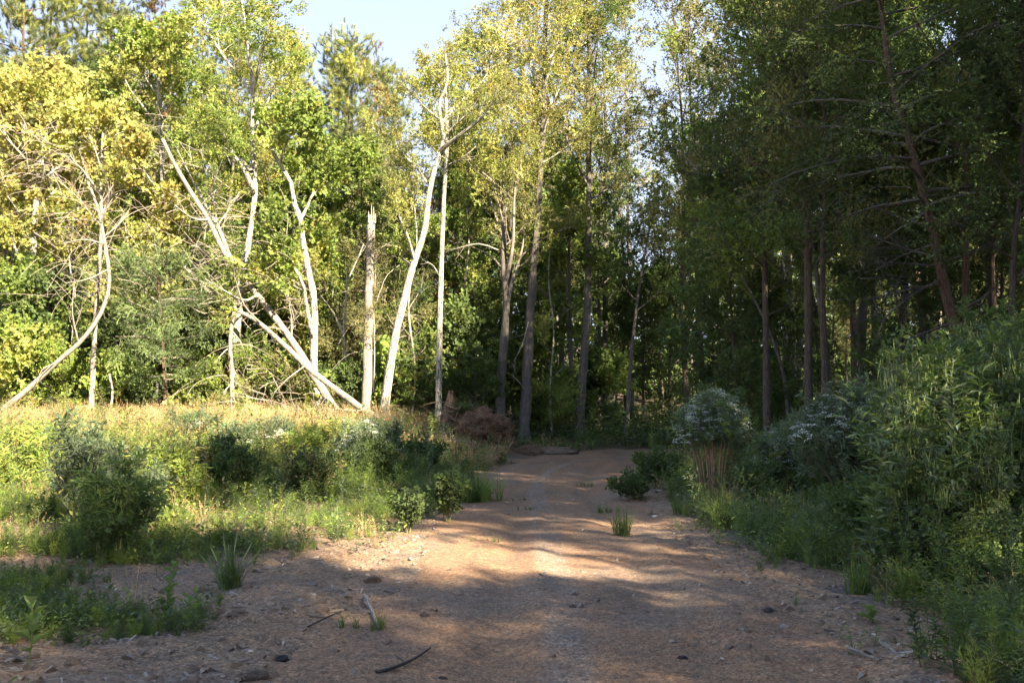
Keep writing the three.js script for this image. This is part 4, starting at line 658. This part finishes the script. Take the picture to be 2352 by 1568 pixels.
function bushInto(root, o) {
  const r = rng(o.seed), gs = [], nodes = [], tops = [], R = o.R, H = o.H, k0 = o.stems ?? 12;
  for (let k = 0; k < k0; k++) {
    const th = k * 2.4 + r.in(-.4, .4), q = Math.sqrt((k + 0.5) / k0) * R, b = V(Math.cos(th) * q * (o.foot ?? 0.25), -0.05, Math.sin(th) * q * (o.foot ?? 0.25)), e = V(Math.cos(th) * q, H * (1 - 0.35 * (q / R) ** 2) * r.in(0.88, 1), Math.sin(th) * q);
    const m = b.clone().lerp(e, 0.5).add(V(-Math.cos(th) * q * 0.12, 0, -Math.sin(th) * q * 0.12)), pts = smooth([b, m, e], 6);
    gs.push(tube(pts, taper(7, o.sr ?? 0.009, 0.003), 4, 0.1, k));
    for (let j = 2; j < 7; j++) if (pts[j].y > H * (o.bareTo ?? 0.1)) nodes.push([pts[j], pts[j].clone().sub(pts[j - 1]).normalize()]);
    tops.push(e);
  }
  part('stems', clean(gs), o.brown ? brownStem : stemMat, root);
  const kinds = SPRAY[o.spray], per = kinds.map(() => [[], []]);
  for (let k = 0; k < o.n; k++) {
    const [p, a] = nodes[Math.floor(r() * nodes.length)], q = p.clone().add(ball(r).multiplyScalar(o.jit ?? R * 0.28)); if (q.y < 0.03) q.y = 0.03;
    const dir = a.clone().add(ball(r).multiplyScalar(0.9)); dir.y += 0.25; const g = per[Math.floor(r() * kinds.length)];
    g[0].push(sprayMatrix(q, dir, (o.size ?? 1) * r.in(0.75, 1.25), r)); g[1].push(pickCol(o.pal2 && r() < 0.25 ? o.pal2 : o.pal, r));
  }
  kinds.forEach((geo, i) => copies('foliage', geo, leafMat, per[i][0], per[i][1], root));
  if (o.flowers) {
    const ms = [], cs = [];
    for (let k = 0; k < o.flowers * 1.8; k++) { const th = r() * 6.283, q = Math.sqrt(r()) * R * 1.15, s = r.in(0.35, 0.8); tmpQ.setFromEuler(new THREE.Euler(r.in(-.4, .4), th, r.in(-.4, .4))); ms.push(new THREE.Matrix4().compose(V(Math.cos(th) * q, H * (1.13 - 0.42 * (q / R / 1.15) ** 2) + r.in(-0.16, 0.03) * H, Math.sin(th) * q), tmpQ, V(s, s, s))); cs.push(C(1, 1, 1).multiplyScalar(r.in(0.75, 1.1))); }
    copies('flowers', HEADS, petalMat, ms, cs, root);
  }
  if (o.spikes) {
    const sp = []; for (let k = 0; k < o.spikes; k++) { const e = tops[k % tops.length].clone().add(ball(r).multiplyScalar(R * 0.35)); sp.push(tube(bend(e.setY(e.y * r.in(0.9, 1.02)), V(r.in(-.25, .25), 1, r.in(-.25, .25)).normalize(), r.in(0.08, 0.2), 3, 0, r, 0.12), [0.003, 0.0045, 0.004, 0.0015], 4)); }
    part('flower_spikes', clean(sp), mat('green_spike', { color: C(0.21, 0.27, 0.085), roughness: 0.9 }), root).userData.kind = 'stuff';
  }
  return root;
}
function bush(o) {
  const x = xAt(o.px, o.d), y = groundY(x, o.d), root = thing(o.name || 'bush', o.label, o.category || 'bush', o.group); root.position.set(x, y, -o.d);
  return bushInto(root, { H: Math.max(0.25, at(o.px, o.top, o.d).y - y), R: o.w / F * o.d / 2, ...o });
}
const BONE = { name: 'flowering_bush', spray: 'lance', pal: 'bone', pal2: 'feather', brown: true, group: 'white-flowered bushes' };
bush({ ...BONE, px: 1640, d: 17.6, top: 925, w: 155, n: 520, flowers: 230, bareTo: 0.5, stems: 26, sr: 0.016, foot: 0.45, seed: 601, label: 'white-flowered bush on tall bare brown stems at the road bend', pal2: 'lime' });
bush({ ...BONE, px: 1785, d: 16.4, top: 1012, w: 100, n: 260, flowers: 90, bareTo: 0.35, stems: 12, seed: 602, label: 'small white-flowered bush catching sun beside the bare-stemmed one', pal2: 'lime' });
bush({ ...BONE, px: 1960, d: 15, top: 925, w: 250, n: 850, flowers: 200, bareTo: 0.25, stems: 26, seed: 603, label: 'wide shaded white-flowered bush below the dark trunks' });
bush({ ...BONE, px: 2150, d: 12.8, top: 985, w: 170, n: 560, flowers: 90, bareTo: 0.2, stems: 18, seed: 604, label: 'shaded white-flowered bush against the tall weed bank' });
bush({ ...BONE, px: 1880, d: 17.5, top: 960, w: 120, n: 330, flowers: 80, bareTo: 0.25, seed: 605, label: 'white-flowered bush half hidden behind the two in front of it' });
bush({ ...BONE, px: 450, d: 25, top: 968, w: 110, n: 420, flowers: 170, seed: 606, label: 'sunlit white-flowered bush below the feathery tree' });
bush({ ...BONE, px: 545, d: 22, top: 1000, w: 80, n: 260, flowers: 170, seed: 607, label: 'lowest and whitest sunlit flowering bush in the clearing' });
bush({ ...BONE, px: 618, d: 22.5, top: 985, w: 110, n: 420, flowers: 160, seed: 608, label: 'rounded sunlit white-flowered bush right of the whitest one' });
bush({ ...BONE, px: 850, d: 19.5, top: 985, w: 130, n: 460, flowers: 70, seed: 609, label: 'pale-topped bush in the clearing below the dead snag' });
const DARKB = { spray: 'round', pal: 'dark', pal2: 'green', sr: 0.007, category: 'bush', name: 'round_leaved_bush', group: 'dark round-leaved bushes' };
bush({ ...DARKB, px: 552, d: 16, top: 1050, w: 75, n: 300, seed: 621, label: 'dark narrow round-leaved bush in the middle of the clearing' });
bush({ ...DARKB, px: 722, d: 16.5, top: 1050, w: 130, n: 420, seed: 622, label: 'dark round-leaved bush between the narrow bush and the road', pal2: 'olive' });
bush({ ...DARKB, px: 862, d: 18.5, top: 1020, w: 110, n: 330, seed: 623, label: 'dark bush under the pale-topped bush in the clearing' });
bush({ ...DARKB, px: 970, d: 21.5, top: 1015, w: 90, n: 280, seed: 624, label: 'dark bush just left of the root ball at the road side' });
bush({ ...DARKB, px: 1030, d: 14, top: 1110, w: 55, n: 150, seed: 625, label: 'small dark leafy weed at the left road edge', stems: 5 });
bush({ ...DARKB, px: 940, d: 12.5, top: 1150, w: 45, n: 110, seed: 626, label: 'thin dark weed standing on the bare soil left of the road', stems: 4 });
bush({ ...DARKB, px: 310, d: 11.5, top: 1065, w: 150, n: 230, seed: 627, pal: 'bone', label: 'leafy bluish-green bush at left centre of the clearing' });
bush({ ...DARKB, px: 1500, d: 19, top: 1050, w: 90, n: 260, seed: 628, label: 'dark bush on the right road edge before the bend' });
bush({ ...DARKB, px: 1448, d: 17, top: 1110, w: 70, n: 170, seed: 629, label: 'low dark bush touching the right edge of the road' });
bush({ ...DARKB, px: 1735, d: 15.8, top: 1085, w: 130, n: 380, seed: 630, label: 'dark bush at the foot of the bare-stemmed flowering bush' });
bush({ ...DARKB, px: 2160, d: 9.2, top: 1190, w: 330, n: 900, seed: 631, R: 0.75, stems: 26, label: 'wide low bush of round dark leaves at lower right' });
bush({ ...DARKB, px: 1990, d: 11.5, top: 1140, w: 200, n: 480, seed: 632, pal: 'green', label: 'green bush between the low dark bush and the wide flowering bush' });
bush({ ...DARKB, px: 2290, d: 8.2, top: 1330, w: 170, n: 380, seed: 633, pal: 'green', label: 'leafy green weed clump in the lower right corner' });
const UP = { spray: 'lance', name: 'tall_weed', category: 'weed', stems: 7, foot: 0.5, group: 'tall leafy weeds in the clearing' };
bush({ ...UP, px: 205, d: 12.5, top: 1010, w: 130, n: 120, seed: 641, pal: 'bone', size: 1.25, label: 'tallest drooping leafy weed at the left of the clearing' });
bush({ ...UP, px: 265, d: 10.5, top: 1110, w: 150, n: 150, seed: 642, pal: 'green', size: 1.0, label: 'leafy green weed clump in front of the tallest weed' });
bush({ ...UP, px: 490, d: 16.5, top: 1035, w: 45, n: 150, seed: 643, pal: 'green', pal2: 'gold', stems: 3, label: 'upright spire-like weed left of the narrow dark bush' });
bush({ ...UP, px: 525, d: 17, top: 1020, w: 30, n: 90, seed: 644, pal: 'dark', stems: 2, label: 'single thin spire weed rising behind the narrow dark bush' });
bush({ ...UP, px: 60, d: 15, top: 1010, w: 110, n: 260, seed: 645, pal: 'lime', pal2: 'sun', label: 'sunlit leafy weed at the left picture edge' });
bush({ ...UP, px: 700, d: 21, top: 1000, w: 80, n: 200, seed: 646, pal: 'lime', pal2: 'sun', label: 'sunlit light green weed between the flowering bushes and the dark bush' });
bush({ ...UP, px: 400, d: 14, top: 1070, w: 120, n: 330, seed: 647, pal: 'lime', pal2: 'olive', label: 'sunlit bushy weed left of the spire-like weed' });
bush({ ...UP, px: 90, d: 20, top: 1000, w: 120, n: 300, seed: 648, pal: 'lime', pal2: 'sun', label: 'sunlit weed patch clump below the slanting grey trunk' });
bush({ ...UP, px: 790, d: 24, top: 985, w: 110, n: 300, seed: 649, pal: 'sun', pal2: 'lime', label: 'yellow-green weed clump under the tip of the fallen trunk' });
// the bank of ragweed at the right
{
  const protoR = [0, 1, 2].map((k) => bushInto(new THREE.Group(), { H: [1.9, 1.7, 2.1][k], R: [0.42, 0.38, 0.45][k], seed: 660 + k, spray: 'ragweed', pal: 'green', pal2: 'bone', n: 210, stems: 9, spikes: 90, foot: 0.6, bareTo: 0.05, size: 0.95 }));
  const r = rng(66), spots = [];
  for (let k = 0; k < 500 && spots.length < 34; k++) {
    const d = r.in(8.5, 15.5), px = r.in(2100, 2420), x = xAt(px, d);
    if (px < 2080 + (d - 8) * 14 || spots.some(([a, b]) => Math.hypot(a - x, b - d) < 0.42)) continue;
    spots.push([x, d]);
  }
  spots.forEach(([x, d], i) => { const o = protoR[i % 3].clone(); o.name = numbered('ragweed_plant'); tag(o, 'tall ragweed plant with pale green spikes in the dense bank at the right edge', 'weed', 'ragweed bank at the right edge'); o.position.set(x, groundY(x, d), -d); o.rotation.y = r() * 6.28; o.scale.setScalar(r.in(0.62, 1.14)); scene.add(shadows(o)); });
  spots.slice(0, 26).forEach(([x, d], i) => { const q = r.in(-0.5, 0.5), xx = x + q, o = new THREE.Group(); o.name = numbered('weed_spire'); tag(o, 'slender weed spire standing up out of the ragweed bank', 'weed', 'spires in the ragweed bank'); o.position.set(xx, groundY(xx, d), -d); copies('foliage', STALKS[i % 3], leafMat, [0, 1, 2].map((k) => new THREE.Matrix4().compose(V(r.in(-.2, .2), 0, r.in(-.2, .2)), new THREE.Quaternion().setFromEuler(new THREE.Euler(r.in(-.15, .15), k * 2, r.in(-.15, .15))), V(1, 1, 1).multiplyScalar(r.in(1.7, 2.6)))), [0, 1, 2].map(() => pickCol(r.pick(['lime', 'green', 'bone']), r)), o); scene.add(o); });
  const o = protoR[0].clone(); o.name = numbered('ragweed_plant'); tag(o, 'lone light green ragweed standing left of the dense bank', 'weed'); o.position.set(xAt(2085, 14.5), groundY(xAt(2085, 14.5), 14.5), -14.5); o.scale.setScalar(0.95); scene.add(shadows(o));
}
// broad pale-green seedlings: every leaf is a part
function seedling(label, px, d, topPy, n, L, seed) {
  const r = rng(seed), x = xAt(px, d), y = groundY(x, d), root = thing('seedling', label, 'plant', 'broad-leaved seedlings'); root.position.set(x, y, -d);
  const H = at(px, topPy, d).y - y, pts = bend(V(0, -0.02, 0), V(r.in(-.1, .1), 1, r.in(-.1, .1)).normalize(), H, 5, 0, r, 0.08);
  part('stem', tube(pts, taper(6, 0.006, 0.003), 5), stemMat, root);
  const shapes = [0, 1].map((k) => { const o = [], q = rng(seed * 3 + k), c = tone(q, 0.1); leaf(o, V(0, 0, 0), V(0, 0, 1), V(1, 0, 0), V(0, 1, 0), 1, 0.62, 0.35, c); const g = fromFaces(o); return g; });
  const m = mats['seedling_leaf'] || (mats['seedling_leaf'] = Object.assign(leafMat.clone(), { name: 'seedling_leaf', color: C(0.17, 0.25, 0.05) }));
  for (let k = 0; k < n; k++) {
    const u = lerp(0.25, 1, k / (n - 1)), f = u * 5, i = Math.min(4, Math.floor(f)), p = pts[i].clone().lerp(pts[i + 1], f - i), q = part('leaf', shapes[k % 2], m, root);
    q.position.copy(p); q.rotation.set(-r.in(0.4, 1.0), k * 2.4, 0, 'YXZ'); q.scale.setScalar(L * r.in(0.7, 1.15) * (1.15 - 0.4 * u));
  }
}
seedling('pale green broad-leaved seedling on the soil left of the road', 392, 7.6, 1290, 13, 0.13, 701);
seedling('smaller broad-leaved seedling beside the tallest one left of the road', 445, 7.2, 1365, 11, 0.11, 702);
seedling('broad-leaved seedling low at the left picture edge', 85, 6.4, 1380, 9, 0.15, 703);
seedling('broad-leaved seedling in shade behind the bare soil patch', 372, 9.6, 1190, 10, 0.12, 704);
seedling('broad-leaved seedling half hidden in the grass at lower right', 1990, 7.4, 1400, 9, 0.12, 705);
seedling('broad-leaved seedling near the lower right corner', 2270, 6.6, 1440, 10, 0.13, 706);
// grass plants with thick seed spikes
function spikeGrass(label, px, d, topPy, n, seed, fan = 0.75) {
  const r = rng(seed), x = xAt(px, d), y = groundY(x, d), root = thing('spike_grass', label, 'grass plant', 'grass plants with thick seed spikes'); root.position.set(x, y, -d);
  const H = at(px, topPy, d).y - y, m = mats['seed_spike'] || (mats['seed_spike'] = Object.assign(new THREE.MeshStandardMaterial({ color: C(0.24, 0.28, 0.09), roughness: 0.9 }), { name: 'seed_spike' }));
  for (let k = 0; k < n; k++) { const th = r() * 6.28, e = fan * r.in(0.2, 1), l = H * r.in(0.75, 1.1), pts = bend(V(0, 0, 0), V(Math.sin(e) * Math.cos(th), Math.cos(e), Math.sin(e) * Math.sin(th)), l, 7, -0.1, r, 0.04); part('stalk', tube(pts.slice(0, 5), taper(5, 0.003, 0.0025), 4), stemMat, root); part('seed_spike', tube(pts.slice(4), [0.004, 0.007, 0.006, 0.002], 5, 0.6, k), m, root); }
  copies('blades', GRASS[0], leafMat, [0, 1, 2, 3, 4].map((k) => new THREE.Matrix4().makeRotationY(k * 1.3).setPosition(r.in(-.06, .06), 0, r.in(-.06, .06))), [0, 1, 2, 3, 4].map(() => pickCol('green', r)), root);
}
spikeGrass('spiky seeding grass plant standing before the bare soil left of the road', 535, 8.9, 1215, 8, 711);
spikeGrass('seeding grass plant leaning over soil at the right verge', 1960, 8.6, 1345, 5, 712, 1.1);
spikeGrass('seeding grass plant at the lower right edge of the picture', 2330, 7, 1390, 6, 713, 0.9);
spikeGrass('small seeding grass plant on the right of the sunlit road', 1425, 12.6, 1215, 4, 714, 0.6);
// small clumps on the road
[['grass tuft on the road just before the right-hand edge bush', 1400, 15.3, 0.45], ['grass tuft in the middle of the far road', 1185, 17.5, 0.3], ['second grass tuft on the far road, a little nearer', 1215, 15.8, 0.28], ['grass tuft on the road where it narrows', 1340, 20.5, 0.4], ['tiny grass tuft at the left edge of the sunlit road', 1118, 12, 0.25], ['grass clump by the grey stick at the road\'s left edge', 845, 7.3, 0.42]].forEach(([label, px, d, s], i) => {
  const x = xAt(px, d), root = thing('grass_tuft', label, 'grass tuft', 'grass tufts on the road'), r = rng(720 + i); root.position.set(x, groundY(x, d), -d);
  copies('blades', GRASS[i % 3], leafMat, [0, 1, 2, 3, 4, 5].map((k) => new THREE.Matrix4().compose(V(r.in(-.18, .18), -0.01, r.in(-.1, .1)), new THREE.Quaternion().setFromEuler(new THREE.Euler(0, k, 0)), V(s, s, s))), [0, 1, 2, 3, 4, 5].map(() => pickCol('green', r)), root);
});
// big grass clump at the left road edge
[['thick tall grass clump overhanging the left road edge', 1080, 17.2, 1.35, 34], ['thick grass clump left of the tall one at the road edge', 990, 17.4, 1.1, 30], ['grass clump in front of the bare-stemmed bush', 1600, 14.2, 0.75, 30], ['grass clump on the right verge beside the sunlit dirt', 1720, 12.6, 1.05, 30]].forEach(([label, px, d, s, n], i) => {
  const x = xAt(px, d), root = thing('grass_clump', label, 'grass clump', 'thick grass clumps'), r = rng(740 + i); root.position.set(x, groundY(x, d), -d);
  const ms = [], cs = []; for (let k = 0; k < n; k++) { const a = ball(r); ms.push(new THREE.Matrix4().compose(V(a.x * 0.55, height(x + a.x * .55, d - a.z * .5) - height(x, d), a.z * 0.5), new THREE.Quaternion().setFromEuler(new THREE.Euler(0, k, 0)), V(s, s * r.in(.8, 1.2), s))); cs.push(pickCol(r.pick(['green', 'lime']), r)); }
  copies('blades', GRASS[i % 2], leafMat, ms, cs, root);
});

// ------------------------------------------------------------------ uprooted root ball, rocks and sticks
{
  const d = 33, x = xAt(1100, d), y = groundY(x, d), root = thing('root_ball', 'uprooted stump with a brown mound of soil and torn roots beyond the road', 'root ball'); root.position.set(x, y, -d); root.scale.setScalar(1.3);
  const g = new THREE.SphereGeometry(1, 56, 36), p = g.attributes.position, cl = [];
  for (let i = 0; i < p.count; i++) { const v = V().fromBufferAttribute(p, i), k = 1 + 0.28 * noise(v.x * 1.7, v.y * 1.7, v.z * 1.7) + 0.16 * noise(v.x * 5, v.y * 5, v.z * 5) + 0.07 * noise(v.x * 14, v.y * 14, v.z * 14); p.setXYZ(i, v.x * k * 0.72, 0.4 + v.y * k * 0.62, v.z * k * 0.6); const t = 0.9 + 0.5 * noise(v.x * 3, v.y * 3, v.z * 3); cl.push(0.34 * t, 0.19 * t, 0.10 * t); }
  g.setAttribute('color', new THREE.Float32BufferAttribute(cl, 3)); g.computeVertexNormals();
  part('soil', g, mat('torn_soil', { vertexColors: true, map: soilMap, roughness: 1, bumpMap: soilBump, bumpScale: 0.04 }), root);
  const r = rng(31), fine = [], thick = [];
  for (let k = 0; k < 16; k++) thick.push(tube(bend(V(-0.55 + r.in(-.2, .2), r.in(0.2, 1.1), 0.25 + r.in(-.2, .2)), V(-0.6 + r.in(-.7, .7), r.in(-.5, 1), 0.4 + r.in(-.5, .5)).normalize(), r.in(0.4, 0.9), 5, -0.2, r, 0.35), taper(6, r.in(0.02, 0.045), 0.006), 5, 0.2, k));
  for (let k = 0; k < 260; k++) { const a = ball(r).normalize(), b = V(a.x * 0.72, 0.4 + a.y * 0.62, a.z * 0.6); fine.push(tube(bend(b, a, r.in(0.1, 0.4), 4, -0.7, r, 0.4), taper(5, 0.006, 0.002), 3)); }
  part('roots', clean(thick), mat('root_wood', { color: C(0.36, 0.25, 0.16), roughness: 0.95, map: barkMap }), root);
  const f = part('fine_roots', clean(fine), mat('fine_root', { color: C(0.3, 0.17, 0.09), roughness: 1 }), root); f.userData.kind = 'stuff';
  // stump plate standing at its left end
  const plate = bend(V(-0.78, -0.1, 0.1), V(-0.1, 1, 0).normalize(), 1.55, 6, 0, r, 0.12);
  part('stump', tube(plate, [0.3, 0.27, 0.25, 0.22, 0.17, 0.1, 0.04], 9, 0.8, 4), mat('torn_stump', { color: C(0.42, 0.27, 0.17), map: barkMap, roughness: 1, bumpMap: barkBump, bumpScale: 0.04 }), root);
  const ms = [], cs = []; for (let k = 0; k < 14; k++) { ms.push(new THREE.Matrix4().compose(V(-0.35 + r.in(-.25, .25), 0.85, r.in(-.2, .3)), new THREE.Quaternion().setFromEuler(new THREE.Euler(0, k, 0)), V(1.1, 1.1, 1.1))); cs.push(pickCol('green', r)); }
  copies('grass_tufts', GRASS[1], leafMat, ms, cs, root);
}
function mound(label, px, d, w, h, seed, col) {
  const x = xAt(px, d), y = groundY(x, d), g = new THREE.SphereGeometry(1, 30, 18), p = g.attributes.position;
  for (let i = 0; i < p.count; i++) { const v = V().fromBufferAttribute(p, i), k = 1 + 0.3 * noise(v.x * 2 + seed, v.y * 2, v.z * 2) + 0.2 * noise(v.x * 6 + seed, v.y * 6, v.z * 6); p.setXYZ(i, v.x * k * w, v.y * k * h, v.z * k * w * 0.6); }
  g.computeVertexNormals();
  const m = new THREE.Mesh(g, mat('mound_soil_' + seed, { color: col, map: soilMap, roughness: 1, bumpMap: soilBump, bumpScale: 0.04 })); m.name = numbered('soil_mound'); m.position.set(x, y, -d); tag(m, label, 'mound', 'soil mounds'); scene.add(shadows(m));
}
mound('pale sunlit heap of soil left of the root ball', 1045, 31.5, 0.7, 0.34, 3, C(0.55, 0.42, 0.3));
mound('low brown heap of soil right of the root ball', 1215, 33.6, 0.55, 0.3, 4, C(0.36, 0.22, 0.14));
mound('long low soil ridge at the far end of the road', 1265, 34, 0.9, 0.22, 5, C(0.42, 0.3, 0.21));
mound('low soil heap among dry grass under the fallen trunk', 985, 31, 0.7, 0.25, 6, C(0.5, 0.37, 0.26));
function rock(label, px, py, d, s, seed, col) {
  const x = xAt(px, d), y = groundY(x, d), g = new THREE.IcosahedronGeometry(1, 2), p = g.attributes.position;
  for (let i = 0; i < p.count; i++) { const v = V().fromBufferAttribute(p, i), k = 1 + 0.45 * noise(v.x * 1.2 + seed, v.y * 1.2, v.z * 1.2) + 0.15 * noise(v.x * 4 + seed, v.y * 4, v.z * 4); p.setXYZ(i, v.x * k * s, v.y * k * s * 0.62, v.z * k * s * 0.8); }
  g.computeVertexNormals();
  const m = new THREE.Mesh(g, mat('rock_' + seed, { color: col, map: soilMap, roughness: 0.95, bumpMap: soilBump, bumpScale: 0.01 })); m.name = numbered('rock'); m.position.set(x, y + s * 0.08, -d); m.rotation.y = seed; tag(m, label, 'rock', 'stones lying about'); scene.add(shadows(m));
}
const dOf = (py) => CAM_Y * F / (py - 934);
[['white angular stone at the right edge of the road', 1792, 1437, 0.045, C(0.62, 0.55, 0.47)], ['dark round clod above the white stone on the right edge', 1757, 1402, 0.05, C(0.12, 0.09, 0.08)], ['brown clod at the bottom picture edge', 596, 1545, 0.075, C(0.3, 0.2, 0.13)], ['dark lump on the soil at lower left', 655, 1502, 0.045, C(0.1, 0.08, 0.075)], ['flat brown clod in the road left of centre', 978, 1408, 0.05, C(0.24, 0.17, 0.13)], ['pale stone among debris left of the road', 722, 1352, 0.05, C(0.6, 0.5, 0.42)], ['tan stone beside the pale one in the debris', 745, 1392, 0.045, C(0.5, 0.38, 0.28)], ['pale flat stone in front of the grey stick', 800, 1372, 0.05, C(0.55, 0.45, 0.36)], ['small dark lump near the bottom middle', 1020, 1545, 0.03, C(0.12, 0.1, 0.09)], ['orange-brown clod below the grass left of the road', 860, 1330, 0.08, C(0.36, 0.21, 0.12)], ['small pale stone in weeds left of the seeding grass', 626, 1290, 0.05, C(0.6, 0.55, 0.5)], ['dark clod on the right half of the road', 1585, 1560, 0.035, C(0.14, 0.1, 0.08)], ['flat dark bit in the right wheel track', 1560, 1496, 0.035, C(0.13, 0.1, 0.085)], ['brown stone on the verge at lower right', 2165, 1440, 0.055, C(0.33, 0.22, 0.15)], ['reddish clod in the middle of the road', 1312, 1382, 0.035, C(0.22, 0.13, 0.09)]].forEach(([l, px, py, s, c], i) => rock(l, px, py, dOf(py), s, i + 1, c));
rock('pale boulder in sunlit weeds left of the flowering bushes', 375, 1040, 22, 0.22, 41, C(0.55, 0.47, 0.38));
function stick(label, line, rad, seed, m, twigs = 1) {
  const pts = line.map(([px, py, h]) => { const d = dOf(py), x = xAt(px, d); return V(x, groundY(x, d) + (h ?? 0.012), -d); }), base = pts[0].clone(), r = rng(seed);
  const root = thing('stick', label, 'stick', 'sticks on the ground'); root.position.copy(base);
  const loc = smooth(pts.map((p) => p.clone().sub(base)), 12);
  part('stem', tube(loc, taper(13, rad, rad * 0.45), 7, 0.35, seed), m, root);
  for (let k = 0; k < twigs; k++) { const p = loc[5 + k * 3]; part('twig', tube(bend(p, V(r.in(-1, 1), 0.25, r.in(-1, 1)).normalize(), r.in(0.08, 0.2), 3, -0.1, r), taper(4, rad * 0.45, rad * 0.2), 5), m, root); }
}
stick('grey broken stick lying along the left road edge', [[842, 1374, 0.05], [858, 1400, 0.03], [868, 1425, 0.02], [876, 1440, 0.02]], 0.02, 51, BARK.dead);
stick('dark curved stick on the road near the bottom middle', [[870, 1537], [920, 1528, 0.03], [960, 1510, 0.035], [992, 1488, 0.03]], 0.013, 52, mat('dark_wood', { color: C(0.12, 0.1, 0.085), roughness: 0.9, map: barkMap }));
stick('pale thin stick pointing into the road at lower right', [[1935, 1512, 0.04], [1965, 1525, 0.03], [2005, 1545, 0.02]], 0.012, 53, BARK.dead, 0);
stick('thin dark twig in the debris at lower left', [[715, 1440], [760, 1425, 0.03], [800, 1400, 0.02]], 0.008, 54, mat('dark_wood', {}));
const renderer = new THREE.WebGLRenderer({ antialias: true });
renderer.setSize(1024, 682);
renderer.shadowMap.enabled = true;
renderer.toneMapping = THREE.LinearToneMapping;
renderer.toneMappingExposure = EXPOSURE;
renderer.render(scene, camera);
